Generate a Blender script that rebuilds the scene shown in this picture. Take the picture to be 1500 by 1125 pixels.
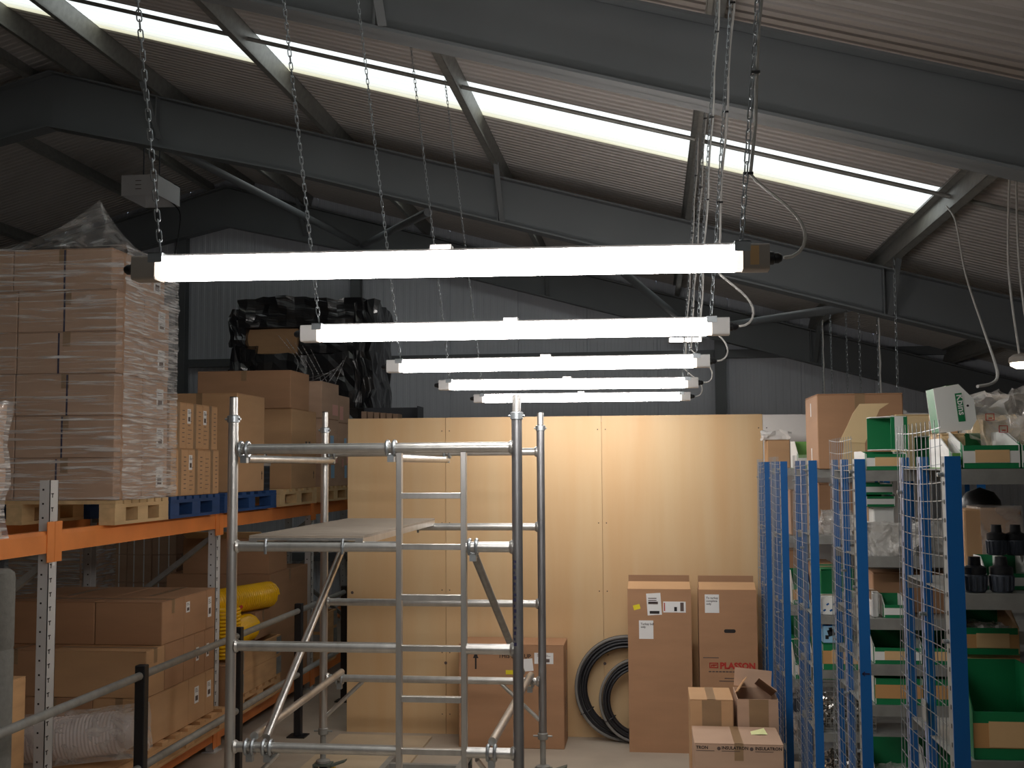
import bpy, bmesh, math, random
from mathutils import Vector as V, Matrix, Euler, noise
R = random.Random(7)
for o in list(bpy.data.objects): bpy.data.objects.remove(o)
S = bpy.context.scene
COL = S.collection
# ---------------------------------------------------------------- camera
F, CX, CY, HC = 1660.0, 750.0, 562.5, 2.06
YAW, PIT, ROL = math.radians(7.0), math.radians(4.15), math.radians(0.35)
FW = V((-math.sin(YAW)*math.cos(PIT), math.cos(YAW)*math.cos(PIT), math.sin(PIT)))
_rt = V((math.cos(YAW), math.sin(YAW), 0)); _up = _rt.cross(FW)
RT = _rt*math.cos(ROL) - _up*math.sin(ROL); UP = _up*math.cos(ROL) + _rt*math.sin(ROL)
CAM = V((0, 0, HC))
cd = bpy.data.cameras.new('camera'); cam = bpy.data.objects.new('camera', cd); COL.objects.link(cam)
cd.sensor_fit = 'HORIZONTAL'; cd.sensor_width = 36; cd.lens = 36*F/1500
cd.clip_start = 0.05; cd.clip_end = 200
m = Matrix((RT, UP, -FW)).transposed().to_4x4(); m.translation = CAM; cam.matrix_world = m
S.camera = cam
# ---------------------------------------------------------------- world, exposure
w = bpy.data.worlds.new('sky'); S.world = w; w.use_nodes = True
bg = w.node_tree.nodes['Background']; bg.inputs[0].default_value = (.78, .88, 1, 1); bg.inputs[1].default_value = 2.2
vs = S.view_settings; vs.view_transform = 'Standard'; vs.look = 'None'; vs.gamma = 1; vs.use_curve_mapping = False
vs.exposure = 1.68
LED = 12.0          # radiance of the batten diffusers
SKYLIGHT = .35     # daylight through the glass-fibre roof sheets
# ---------------------------------------------------------------- pixel -> place (direction from the photo, distance from the plane it lies on)
def ray(x, y): return FW + RT*((x-CX)/F) - UP*((y-CY)/F)
def PY(x, y, Y): d = ray(x, y); return CAM + d*(Y/d.y)
def PX(x, y, X): d = ray(x, y); return CAM + d*(X/d.x)
def PZ(x, y, Z): d = ray(x, y); return CAM + d*((Z-HC)/d.z)
# ---------------------------------------------------------------- materials
MATS = {}
def nt(name):
    mt = bpy.data.materials.new(name); mt.use_nodes = True
    return mt, mt.node_tree.nodes, mt.node_tree.links, mt.node_tree.nodes['Principled BSDF']
def mat(name, col, rough=.6, metal=0., var=.12, scale=(6, 6, 6), bump=0., bscale=None, spec=.5, col2=None, detail=4, trans=0., coat=0.):
    if name in MATS: return MATS[name]
    mt, N, L, B = nt(name)
    tc = N.new('ShaderNodeTexCoord'); mp = N.new('ShaderNodeMapping'); mp.inputs['Scale'].default_value = scale
    oi = N.new('ShaderNodeObjectInfo'); va = N.new('ShaderNodeVectorMath'); va.operation = 'ADD'
    sc = N.new('ShaderNodeVectorMath'); sc.operation = 'SCALE'; sc.inputs[0].default_value = (37, 23, 51)
    L.new(oi.outputs['Random'], sc.inputs['Scale'])
    L.new(tc.outputs['Object'], va.inputs[0]); L.new(sc.outputs[0], va.inputs[1]); L.new(va.outputs[0], mp.inputs[0])
    nz = N.new('ShaderNodeTexNoise'); nz.inputs['Scale'].default_value = 1; nz.inputs['Detail'].default_value = detail
    L.new(mp.outputs[0], nz.inputs['Vector'])
    mr = N.new('ShaderNodeMapRange'); mr.inputs[1].default_value = .25; mr.inputs[2].default_value = .75
    L.new(nz.outputs[0], mr.inputs[0])
    mx = N.new('ShaderNodeMix'); mx.data_type = 'RGBA'
    c2 = col2 if col2 else tuple(min(1, c*(1+var)) for c in col)
    c1 = col if col2 else tuple(c*(1-var) for c in col)
    mx.inputs[6].default_value = (*c1, 1); mx.inputs[7].default_value = (*c2, 1)
    L.new(mr.outputs[0], mx.inputs[0]); L.new(mx.outputs[2], B.inputs['Base Color'])
    B.inputs['Roughness'].default_value = rough; B.inputs['Metallic'].default_value = metal
    B.inputs['Specular IOR Level'].default_value = spec
    if coat: B.inputs['Coat Weight'].default_value = coat
    if bump:
        nb = nz
        if bscale:
            mp2 = N.new('ShaderNodeMapping'); mp2.inputs['Scale'].default_value = bscale; L.new(va.outputs[0], mp2.inputs[0])
            nb = N.new('ShaderNodeTexNoise'); nb.inputs['Scale'].default_value = 1; nb.inputs['Detail'].default_value = 3; L.new(mp2.outputs[0], nb.inputs['Vector'])
        bp = N.new('ShaderNodeBump'); bp.inputs['Strength'].default_value = bump; bp.inputs['Distance'].default_value = .01
        L.new(nb.outputs[0], bp.inputs['Height']); L.new(bp.outputs[0], B.inputs['Normal'])
    MATS[name] = mt; return mt
def s(r, g, b):   # sRGB 0-255 -> linear
    f = lambda c: (c/255/12.92) if c/255 <= .04045 else ((c/255+.055)/1.055)**2.4
    return (f(r), f(g), f(b))
K_A = mat('cardboard_brown', s(172, 131, 98), .75, var=.07, scale=(3, 3, 14), bump=.08, bscale=(40, 40, 2))
K_B = mat('cardboard_tan', s(192, 152, 112), .75, var=.06, scale=(3, 3, 12), bump=.08, bscale=(40, 40, 2))
K_C = mat('cardboard_dull', s(188, 156, 132), .8, var=.08, scale=(3, 3, 12))
K_D = mat('cardboard_cream', s(226, 196, 150), .8, var=.06, scale=(5, 5, 5))
K_E = K_A
TAPE = mat('brown_tape', s(150, 122, 92), .3, var=.1, scale=(3, 3, 20))
PAPER = mat('white_paper', s(232, 232, 232), .6, var=.02)
INK = mat('black_ink', s(35, 30, 30), .7, var=.05)
INKG = mat('grey_ink', s(95, 80, 75), .7, var=.05)
RED = mat('red_ink', s(178, 50, 40), .7, var=.08)
YEL = mat('yellow_sticker', s(232, 214, 40), .5, var=.05)
NAVY = mat('navy_strap', s(38, 38, 70), .4, var=.05)
STEEL = mat('painted_grey_steel', s(112, 116, 119), .5, var=.1, scale=(1.2, 1.2, 1.2), bump=.02)
GSTEEL = STEEL
STEELD = mat('painted_dark_steel', s(74, 77, 84), .5, var=.1, scale=(1.2, 1.2, 1.2))
GALV = mat('galvanised_steel', s(168, 174, 178), .38, .85, var=.14, scale=(14, 14, 14), detail=6)
GALVD = mat('galvanised_dull', s(150, 150, 146), .55, .5, var=.16, scale=(18, 18, 18), detail=6)
ALU = mat('scaffold_aluminium', s(196, 194, 190), .36, .85, var=.14, scale=(20, 20, 4), bump=.05, detail=6)
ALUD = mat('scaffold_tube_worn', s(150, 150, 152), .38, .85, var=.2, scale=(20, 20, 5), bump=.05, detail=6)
LINER = mat('roof_liner', s(188, 182, 178), .45, var=.05, scale=(.8, 6, 1))
CLAD = mat('wall_cladding', s(214, 218, 226), .5, var=.04, scale=(3, 3, .6))
PLYW = mat('plywood', s(212, 184, 142), .6, col2=s(206, 168, 122), scale=(6, 2, .55), bump=.03, bscale=(60, 10, 2), detail=7)
WHITEB = mat('white_board', s(222, 218, 214), .5, var=.03)
CONC = mat('concrete_floor', s(176, 164, 148), .6, var=.14, scale=(2.5, 2.5, 2.5), bump=.05, detail=8)
ORANGE = mat('orange_paint', s(238, 142, 72), .42, var=.1, scale=(4, 4, 4))
UPR = mat('white_grey_paint', s(206, 205, 204), .45, var=.06, scale=(5, 5, 5))
WOOD = mat('pallet_wood', s(214, 182, 136), .7, var=.14, scale=(20, 3, 20), bump=.1, bscale=(60, 4, 60))
WOODB = mat('blue_pallet_paint', s(34, 70, 122), .65, var=.2, scale=(14, 3, 14), bump=.1, bscale=(60, 4, 60))
WOODC = mat('crate_wood', s(202, 158, 112), .7, var=.14, scale=(18, 4, 18))
BLUE = mat('blue_post_paint', s(16, 92, 158), .4, var=.08, scale=(5, 5, 2))
FLNG = mat('blue_grey_flange', s(132, 140, 168), .45, .3, var=.08, scale=(5, 5, 2))
BLUED = BLUE
GREEN = mat('bin_green', s(16, 122, 72), .5, var=.06)
GREEND = GREEN
GREENL = mat('bin_light_green', s(110, 160, 80), .5, var=.06)
BINW = mat('bin_white', s(232, 232, 228), .5, var=.02)
BINB = mat('bin_card_brown', s(196, 148, 94), .7, var=.05)
LABEL = mat('cream_label', s(222, 184, 134), .7, var=.06)
BLACK = mat('black_plastic', s(26, 27, 30), .4, var=.1)
CHAR = mat('charcoal_plastic', s(58, 64, 74), .5, var=.1)
BPOST = mat('black_powder_coat', s(24, 25, 29), .45, var=.1)
PIPE = mat('black_pipe', s(34, 34, 38), .4, var=.15)
PIPEG = mat('grey_pipe_stripe', s(120, 118, 114), .5, var=.1)
YHOSE = mat('yellow_hose', s(244, 190, 16), .3, var=.05, coat=.3)
WHOSE = mat('white_hose', s(226, 214, 210), .45, var=.03)
CABLE = mat('grey_cable', s(206, 204, 200), .5, var=.03)
CAPG = mat('end_cap_grey', s(168, 160, 152), .5, var=.04)
CAPW = mat('end_cap_white', s(226, 224, 222), .45, var=.02)
FOAM = mat('grey_foam', s(118, 116, 110), .95, var=.12, scale=(40, 40, 40), bump=.3)
CGREEN = mat('castor_green', s(96, 104, 96), .55, .2, var=.1)
CYEL = mat('brake_yellow', s(206, 170, 40), .5, var=.08)
RUBBER = mat('rubber', s(40, 40, 42), .7, var=.1)
HEAT = mat('white_enamel', s(216, 216, 216), .4, var=.02)
SKYB = mat('light_blue_print', s(150, 196, 226), .5, var=.08)
PINK = mat('pink_sticker', s(222, 168, 156), .6, var=.05)
BLUES = mat('blue_sticker', s(150, 190, 222), .6, var=.05)
DECK = mat('platform_ply', s(150, 138, 124), .65, var=.14, scale=(3, 14, 3), bump=.05)
def emit(name, col, st):
    mt, N, L, B = nt(name); B.inputs['Base Color'].default_value = (.9, .9, .9, 1)
    B.inputs['Emission Color'].default_value = (*col, 1); B.inputs['Emission Strength'].default_value = st; return mt
LEDM = emit('lit_diffuser', (1, .955, .92), LED)
LEDEND = emit('lit_diffuser_end', (1, .86, .72), LED*.032)
LEDFAR = emit('lit_floodlight', (1, .95, .9), 4)
LAMPM = emit('lit_bulkhead', (1, .86, .62), 1.6)
def skylight_mat():
    mt, N, L, B = nt('glass_fibre_sheet'); out = N['Material Output']
    tc = N.new('ShaderNodeTexCoord'); mp = N.new('ShaderNodeMapping'); mp.inputs['Scale'].default_value = (.6, 5, 1); L.new(tc.outputs['Object'], mp.inputs[0])
    nz = N.new('ShaderNodeTexNoise'); nz.inputs['Detail'].default_value = 5; L.new(mp.outputs[0], nz.inputs['Vector'])
    cr = N.new('ShaderNodeValToRGB'); cr.color_ramp.elements[0].position = .3; cr.color_ramp.elements[0].color = (.80, .86, .84, 1)
    cr.color_ramp.elements[1].position = .7; cr.color_ramp.elements[1].color = (.88, .95, .98, 1); L.new(nz.outputs[0], cr.inputs[0])
    B.inputs['Roughness'].default_value = .4
    sp = N.new('ShaderNodeSeparateXYZ'); L.new(tc.outputs['Object'], sp.inputs[0]); ad = N.new('ShaderNodeMath'); ad.operation = 'MULTIPLY_ADD'; ad.inputs[1].default_value = .18; L.new(nz.outputs[0], ad.inputs[0]); L.new(sp.outputs[1], ad.inputs[2])
    mr = N.new('ShaderNodeMapRange'); mr.inputs[1].default_value = .70; mr.inputs[2].default_value = .97; L.new(ad.outputs[0], mr.inputs[0])   # algae stain along the lower lap
    mx = N.new('ShaderNodeMix'); mx.data_type = 'RGBA'; mx.inputs[7].default_value = (.62, .60, .42, 1); L.new(mr.outputs[0], mx.inputs[0]); L.new(cr.outputs[0], mx.inputs[6])
    B.inputs['Base Color'].default_value = (.35, .36, .36, 1); L.new(mx.outputs[2], B.inputs['Emission Color']); B.inputs['Emission Strength'].default_value = SKYLIGHT
    return mt
SKYM = skylight_mat()
def film_mat(name, scale, lo, hi, rough, bump, base=(.92, .92, .92), skew=.1, lo_t=.5, hi_t=.72):
    mt, N, L, B = nt(name); out = N['Material Output']
    tc = N.new('ShaderNodeTexCoord'); mp = N.new('ShaderNodeMapping'); mp.inputs['Scale'].default_value = scale; mp.inputs['Rotation'].default_value = (skew*.6, skew, 0)
    L.new(tc.outputs['Object'], mp.inputs[0])
    nz = N.new('ShaderNodeTexNoise'); nz.inputs['Scale'].default_value = 1; nz.inputs['Detail'].default_value = 5; nz.inputs['Distortion'].default_value = .5
    L.new(mp.outputs[0], nz.inputs['Vector'])
    mr = N.new('ShaderNodeMapRange'); mr.inputs[1].default_value = lo_t; mr.inputs[2].default_value = hi_t; mr.inputs[3].default_value = lo; mr.inputs[4].default_value = hi
    L.new(nz.outputs[0], mr.inputs[0])
    bp = N.new('ShaderNodeBump'); bp.inputs['Strength'].default_value = bump; bp.inputs['Distance'].default_value = .02
    L.new(nz.outputs[0], bp.inputs['Height']); L.new(bp.outputs[0], B.inputs['Normal'])
    B.inputs['Base Color'].default_value = (*base, 1); B.inputs['Roughness'].default_value = rough; B.inputs['Specular IOR Level'].default_value = .8
    B.inputs['Coat Weight'].default_value = .6; B.inputs['Coat Roughness'].default_value = .08
    tr = N.new('ShaderNodeBsdfTransparent'); mx = N.new('ShaderNodeMixShader')
    L.new(mr.outputs[0], mx.inputs[0]); L.new(tr.outputs[0], mx.inputs[1]); L.new(B.outputs[0], mx.inputs[2]); L.new(mx.outputs[0], out.inputs['Surface'])
    return mt
FILM_F = film_mat('stretch_film_smooth', (2.4, 2.4, 52), .05, .8, .2, .6, skew=.06)
FILM_S = film_mat('stretch_film_crumpled', (4.5, 4.5, 75), .14, .95, .16, 1.0, skew=.10, lo_t=.44, hi_t=.74)
FILM_T = film_mat('stretch_film_tent', (9, 9, 12), .10, .55, .15, .8, skew=.7)
BAGM = film_mat('polythene_bag', (12, 12, 12), .22, .6, .3, .6, base=(.86, .82, .78), skew=.5)
BAGS = film_mat('foil_bag', (22, 22, 22), .5, .95, .14, 1.0, base=(.7, .68, .64), skew=.5)
BLKF = mat('black_film', s(30, 31, 35), .3, var=.2, scale=(4, 4, 4), bump=.9, bscale=(9, 9, 5), spec=.9, coat=.5)
TINS = mat('shiny_fittings', s(190, 186, 180), .2, .9, var=.2, scale=(30, 30, 30))
# ---------------------------------------------------------------- mesh helpers
class MB:
    def __init__(self): self.v = []; self.f = []
    def add(self, vs, fs):
        n = len(self.v); self.v += [tuple(p) for p in vs]; self.f += [tuple(i+n for i in f) for f in fs]; return self
    def box(self, a, b, M=None):
        x0, y0, z0 = a; x1, y1, z1 = b
        vs = [V(p) for p in ((x0,y0,z0),(x1,y0,z0),(x1,y1,z0),(x0,y1,z0),(x0,y0,z1),(x1,y0,z1),(x1,y1,z1),(x0,y1,z1))]
        if M: vs = [M @ p for p in vs]
        return self.add(vs, [(0,3,2,1),(4,5,6,7),(0,1,5,4),(1,2,6,5),(2,3,7,6),(3,0,4,7)])
    def bar(self, p, q, w, h, up=(0, 0, 1)):
        p, q = V(p), V(q); d = (q-p).normalized(); u = V(up)
        if abs(d.dot(u)) > .98: u = V((1, 0, 0))
        x = d.cross(u).normalized(); y = x.cross(d); c = []
        for e in (p, q): c += [e+x*(a*w/2)+y*(b*h/2) for a, b in ((-1,-1),(1,-1),(1,1),(-1,1))]
        return self.add(c, [(3,2,1,0),(4,5,6,7),(0,1,5,4),(1,2,6,5),(2,3,7,6),(3,0,4,7)])
    def path(self, pts, r, n=8, closed=False, cap=True):
        pts = [V(p) for p in pts]; k = len(pts); vs = []; fs = []
        t0 = (pts[1]-pts[0]).normalized(); x = t0.orthogonal().normalized()
        for i, p in enumerate(pts):
            a = pts[(i-1) % k] if (closed or i > 0) else p; b = pts[(i+1) % k] if (closed or i < k-1) else p
            t = (b-a).normalized(); x = (x - t*x.dot(t)).normalized(); y = t.cross(x)
            rr = r[i] if isinstance(r, (list, tuple)) else r
            vs += [p + (x*math.cos(2*math.pi*j/n) + y*math.sin(2*math.pi*j/n))*rr for j in range(n)]
        for i in range(k if closed else k-1):
            for j in range(n):
                a, b = i*n+j, i*n+(j+1) % n; c, d = ((i+1) % k)*n+(j+1) % n, ((i+1) % k)*n+j
                fs.append((a, b, c, d))
        if cap and not closed: fs += [tuple(range(n-1, -1, -1)), tuple(range((k-1)*n, k*n))]
        return self.add(vs, fs)
    def tube(self, p, q, r, n=14): return self.path([p, q], r, n)
    def prism(self, poly, axis, a, b):
        # poly of 2-D points extruded along axis ('x': poly=(y,z), 'y': (x,z), 'z': (x,y))
        g = {'x': lambda u, t: (t, u[0], u[1]), 'y': lambda u, t: (u[0], t, u[1]), 'z': lambda u, t: (u[0], u[1], t)}[axis]
        n = len(poly); vs = [g(u, a) for u in poly] + [g(u, b) for u in poly]
        return self.add(vs, [tuple(range(n)), tuple(range(2*n-1, n-1, -1))] + [(i, i+n, (i+1) % n+n, (i+1) % n) for i in range(n)])
    def sheet(self, rows):   # grid of points
        nr, nc = len(rows), len(rows[0])
        return self.add([p for r in rows for p in r], [(i*nc+j, i*nc+j+1, (i+1)*nc+j+1, (i+1)*nc+j) for i in range(nr-1) for j in range(nc-1)])
    def lathe(self, prof, n=20, M=None):
        vs = []; fs = []; k = len(prof)
        for i in range(n):
            a = 2*math.pi*i/n; vs += [V((r*math.cos(a), r*math.sin(a), z)) for r, z in prof]
        if M: vs = [M @ p for p in vs]
        for i in range(n):
            j = (i+1) % n
            fs += [(i*k+t, j*k+t, j*k+t+1, i*k+t+1) for t in range(k-1)]
        fs += [tuple(i*k for i in range(n-1, -1, -1)), tuple(i*k+k-1 for i in range(n))]
        return self.add(vs, fs)
    def mesh(self, name, m, smooth=False, bevel=0):
        me = bpy.data.meshes.new(name); me.from_pydata(self.v, [], self.f)
        bm = bmesh.new(); bm.from_mesh(me)
        if bevel: bmesh.ops.bevel(bm, geom=list(bm.edges), offset=bevel, segments=1, affect='EDGES')
        bmesh.ops.recalc_face_normals(bm, faces=list(bm.faces))
        bm.to_mesh(me); bm.free()
        if smooth:
            me.polygons.foreach_set('use_smooth', [True]*len(me.polygons))
            try: me.set_sharp_from_angle(angle=math.radians(40))
            except Exception: pass
        me.materials.append(m); return me
    def build(self, name, m, parent=None, smooth=False, bevel=0, loc=None, rot=None):
        return link(name, self.mesh(name, m, smooth, bevel), parent, loc, rot)
def link(name, me, parent=None, loc=None, rot=None):
    o = bpy.data.objects.new(name, me); COL.objects.link(o)
    if parent: o.parent = parent
    if loc is not None: o.location = loc
    if rot is not None: o.rotation_euler = rot
    return o
def tag(o, label=None, cat=None, group=None, kind=None):
    if label: o['label'] = label
    if cat: o['category'] = cat
    if group: o['group'] = group
    if kind: o['kind'] = kind
    return o
def thing(name, label, cat, loc=(0, 0, 0), rot=(0, 0, 0), group=None):
    o = bpy.data.objects.new(name, None); COL.objects.link(o); o.location = loc; o.rotation_euler = rot; o.empty_display_size = .1
    return tag(o, label, cat, group)
def structure(name, loc=(0, 0, 0)):
    o = bpy.data.objects.new(name, None); COL.objects.link(o); o.location = loc; return tag(o, kind='structure')
_txt = {}
def text_mesh(string, size, m, bold=0., align='LEFT'):
    k = (string, size, m.name, bold, align)
    if k in _txt: return _txt[k]
    c = bpy.data.curves.new('lettering', 'FONT'); c.body = string; c.size = size; c.offset = bold; c.resolution_u = 2; c.align_x = align
    o = bpy.data.objects.new('lettering', c); COL.objects.link(o); bpy.context.view_layer.update()
    me = bpy.data.meshes.new_from_object(o.evaluated_get(bpy.context.evaluated_depsgraph_get()))
    bpy.data.objects.remove(o); me.materials.clear(); me.materials.append(m); _txt[k] = me; return me
def face_frame(w, d, h, face):
    return {'front': (V((-w/2, -d/2, 0)), V((1, 0, 0)), V((0, 0, 1)), V((0, -1, 0))),
            'right': (V((w/2, -d/2, 0)), V((0, 1, 0)), V((0, 0, 1)), V((1, 0, 0))),
            'left': (V((-w/2, d/2, 0)), V((0, -1, 0)), V((0, 0, 1)), V((-1, 0, 0))),
            'top': (V((-w/2, -d/2, h)), V((1, 0, 0)), V((0, 1, 0)), V((0, 0, 1)))}[face]
def decal(parent, fr, u, v, du, dv, m, name, rot=0., t=.0012, lift=0.):
    O, U, W, N = fr; c = O + U*(u+du/2) + W*(v+dv/2) + N*lift
    U2 = U*math.cos(rot)+W*math.sin(rot); W2 = W*math.cos(rot)-U*math.sin(rot)
    vs = []
    for k in (-.0005, t): vs += [c+U2*(a*du/2)+W2*(b*dv/2)+N*k for a, b in ((-1,-1),(1,-1),(1,1),(-1,1))]
    return MB().add(vs, [(3,2,1,0),(4,5,6,7),(0,1,5,4),(1,2,6,5),(2,3,7,6),(3,0,4,7)]).build(name, m, parent)
def letter(parent, fr, string, u, v, size, m, bold=0., lift=.0015, rot=0., align='LEFT', name='lettering'):
    O, U, W, N = fr; p = O+U*u+W*v+N*lift
    U2 = U*math.cos(rot)+W*math.sin(rot); W2 = W*math.cos(rot)-U*math.sin(rot)
    o = link(name, text_mesh(string, size, m, bold, align), parent)
    M = Matrix((U2, W2, N)).transposed().to_4x4(); M.translation = p; o.matrix_local = M; return o
_cart = {}
def carton(name, label, x0, x1, y0, y1, z0, z1, m=None, rz=0., group=None, tape='x', open_top=False, cat='box'):
    """closed carton: body, two top flaps with an open joint, tape over the joint"""
    m = m or K_A; w, d, h = x1-x0, y1-y0, z1-z0
    r = thing(name, label, cat, ((x0+x1)/2, (y0+y1)/2, z0), (0, 0, rz), group)
    k = (round(w, 3), round(d, 3), round(h, 3), m.name, tape, open_top)
    if k not in _cart:
        t = .005; ms = []
        b = MB().box((-w/2, -d/2, 0), (w/2, d/2, h-t)); ms.append(('carton_body', b.mesh('carton_body', m, bevel=.004)))
        g = .0015
        if tape == 'x':
            fl = [((-w/2, -d/2, h-t), (w/2, -g, h)), ((-w/2, g, h-t), (w/2, d/2, h))]
        else:
            fl = [((-w/2, -d/2, h-t), (-g, d/2, h)), ((g, -d/2, h-t), (w/2, d/2, h))]
        for a, c in fl: ms.append(('flap', MB().box(a, c).mesh('flap', m, bevel=.0015)))
        e = .0008; q = min(.09, h*.35); tw = .024
        tb = MB()
        if tape == 'x':
            tb.box((-w/2-e, -tw, h-.001), (w/2+e, tw, h+e))
            for sx in (-1, 1): tb.box((sx*w/2-e, -tw, h-q), (sx*w/2+e, tw, h+e))
        else:
            tb.box((-tw, -d/2-e, h-.001), (tw, d/2+e, h+e))
            for sy in (-1, 1): tb.box((-tw, sy*d/2-e, h-q), (tw, sy*d/2+e, h+e))
        ms.append(('tape', tb.mesh('tape', TAPE)))
        _cart[k] = ms
    for n, me in _cart[k]: link(n, me, r)
    r['w'] = w; r['d'] = d; r['h'] = h
    return r
def fr_of(r, face): return face_frame(r['w'], r['d'], r['h'], face)
def ship_label(r, face, u, v, du=.06, dv=.10, bars=True):
    fr = fr_of(r, face); l = decal(r, fr, u, v, du, dv, PAPER, 'shipping_label')
    if bars:
        O, U, W, N = fr
        for k in range(3): decal(l, fr, u+du*.15, v+dv*(.68+.09*k), du*(.7-.12*k), dv*.03, INKG, 'print_line', lift=.001)
        decal(l, fr, u+du*.2, v+dv*.15, du*.6, dv*.3, INKG, 'barcode', lift=.001)
    return l
def arrow(parent, fr, u, v, h, m):
    O, U, W, N = fr; p = O+U*u+W*v; w_ = h*.16
    pts = [(-w_*.3, 0), (w_*.3, 0), (w_*.3, h*.62), (w_, h*.62), (0, h), (-w_, h*.62), (-w_*.3, h*.62)]
    vs = [p+U*a+W*b+N*.0015 for a, b in pts] + [p+U*a+W*b-N*.0003 for a, b in pts]; n = len(pts)
    MB().add(vs, [tuple(range(n)), tuple(range(2*n-1, n-1, -1))]+[(i, i+n, (i+1) % n+n, (i+1) % n) for i in range(n)]).build('arrow_print', m, parent)
# ================================================================ SETTING
T = .275                                    # roof pitch (rise per metre)
XR, XE, XL, YB, YF = -6.2, 7.0, -19.4, 16.25, -7.28
ZS = 4.74                                   # roof sheet height over the camera's aisle (X = 0)
def zr(X, z0=ZS): return z0 - T*X if X >= XR else z0 - T*XR - T*(XR-X)
fl = MB(); fl.box((XL, YF, -.12), (XE, YB, 0)); tag(fl.build('floor', CONC), kind='structure')
# ribbed roof sheets, one object each
ceil = structure('ceiling')
def rib_sheet(xa, xb, wd, period=.1, dep=.012):
    ys = []; n = max(1, int(round(wd/period)))
    for k in range(n):
        a = wd*k/n; p = wd/n
        ys += [(a, 0), (a+p*.55, 0), (a+p*.62, dep), (a+p*.93, dep)]
    ys.append((wd, 0))
    return MB().sheet([[(X, y, zr(X)-e) for (y, e) in ys] for X in (xa, xb)])
skyY = [(8.72, 9.60), (-1.28, -.40), (3.72, 4.60), (13.22, 14.10)]      # one strip per bay; the two unseen near ones repeat it, added for daylight
edges = [-7.28, -6.28, -5.28, -4.28, -3.28, -2.28, -1.28, -.40, .72, 1.72, 2.72, 3.72, 4.60, 5.72, 6.72, 7.72, 8.72, 9.60, 10.6, 11.6, 12.4, 13.22, 14.10, 15.2, 16.25]
cache = {}
def rs(xa, xb, wd, nm, m, par):
    k = (xa, xb, round(wd, 3), nm)
    if k not in cache: cache[k] = rib_sheet(xa, xb, wd).mesh(nm, m)
    return cache[k]
nwin = 0
for a, b in zip(edges, edges[1:]):
    link('roof_panel', rs(XR, XL, b-a, 'roof_panel', LINER, ceil), ceil, (0, a, 0))
    if (a, b) in skyY:
        nwin += 1
        off_ = '_offscreen' if b < 5 else ''
        wn = structure('window_%d%s' % (nwin, off_)); wn['label'] = 'glass fibre rooflight strip letting daylight through the roof'
        link('rooflight_sheet'+off_, rs(XR, 2.19, b-a, 'rooflight_sheet', SKYM, wn), wn, (0, a, 0))
        link('roof_panel', rs(2.19, XE, b-a, 'roof_panel', LINER, ceil), ceil, (0, a, 0))
    else:
        link('roof_panel', rs(XR, XE, b-a, 'roof_panel', LINER, ceil), ceil, (0, a, 0))
# outer weathering skin so no daylight leaks in at the joints
# walls: cladding panels one metre wide with fine ribs
def clad_wall(name, xs, y, flip=1):
    wl = structure(name)
    for a, b in zip(xs, xs[1:]):
        pts = []; n = 10
        for k in range(n):
            p = (b-a)/n; u = a+p*k
            pts += [(u+.0, 0), (u+p*.44, 0), (u+p*.5, .004), (u+p*.94, .004)]
        pts[0] = (a+.004, .006); pts.insert(0, (a, .02))
        pts.append((b, .02))
        top = [(u, y-flip*.004+flip*e, zr(u)) for u, e in pts]; bot = [(u, y-flip*.004+flip*e, 0) for u, e in pts]
        MB().sheet([bot, top]).build('cladding_panel', CLAD, wl)
    return wl
xs = [XL] + [-18.9+1.0*k for k in range(26)]
xs[-1] = XE
clad_wall('wall_back', xs, YB)
clad_wall('wall_front', [XL, -14, -10, XR, -2, 2, XE], YF, -1)
for nm, X in (('wall_left', XL), ('wall_right', XE)):
    MB().box((X-.05, YF, 0), (X+.05, YB, zr(X))).build(nm, CLAD).__setitem__('kind', 'structure')
# gable steelwork: posts and sheeting rails
gp = 0
for i, X in enumerate((-11.5, -6.94, -4.27, .97, 5.4)):
    p = thing('gable_post', ('grey steel gable post far along the wall beyond the ridge', 'grey steel gable post showing beside the film wrapped stack', 'grey steel gable post rising behind the black plastic bundle',
        'grey steel gable post standing behind the ends of the hanging lights', 'grey steel gable post towards the eaves behind the shelving')[i], 'post', (X, YB-.13, 0))
    h = zr(X)-.62
    MB().box((-.07, -.1, 0), (.07, -.09, h)).box((-.07, .05, 0), (.07, .06, h)).build('flange', GSTEEL, p)
    MB().box((-.005, -.09, 0), (.005, .05, h)).build('web', GSTEEL, p)
for i, (z, lab) in enumerate(((.76, 'grey sheeting rail low on the cladding wall behind the pallet rack'), (3.62, 'grey sheeting rail high on the cladding wall below the roof'))):
    g = MB(); xp = [XL+.1, -11.58, -7.02, -4.35, .89, 5.3]; xq = [-11.58+.0, -7.02, -4.35, .89, 5.3, XE-.1]
    for a, b in zip([XL+.1, -11.42, -6.86, -4.19, 1.05, 5.48], [-11.58, -7.02, -4.35, .89, 5.32, min(XE-.1, 6.9)]):
        g.box((a, YB-.11, z-.06), (b, YB-.02, z+.06))
    tag(g.build('sheeting_rail', GSTEEL, bevel=.004), lab, 'rail')
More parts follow.
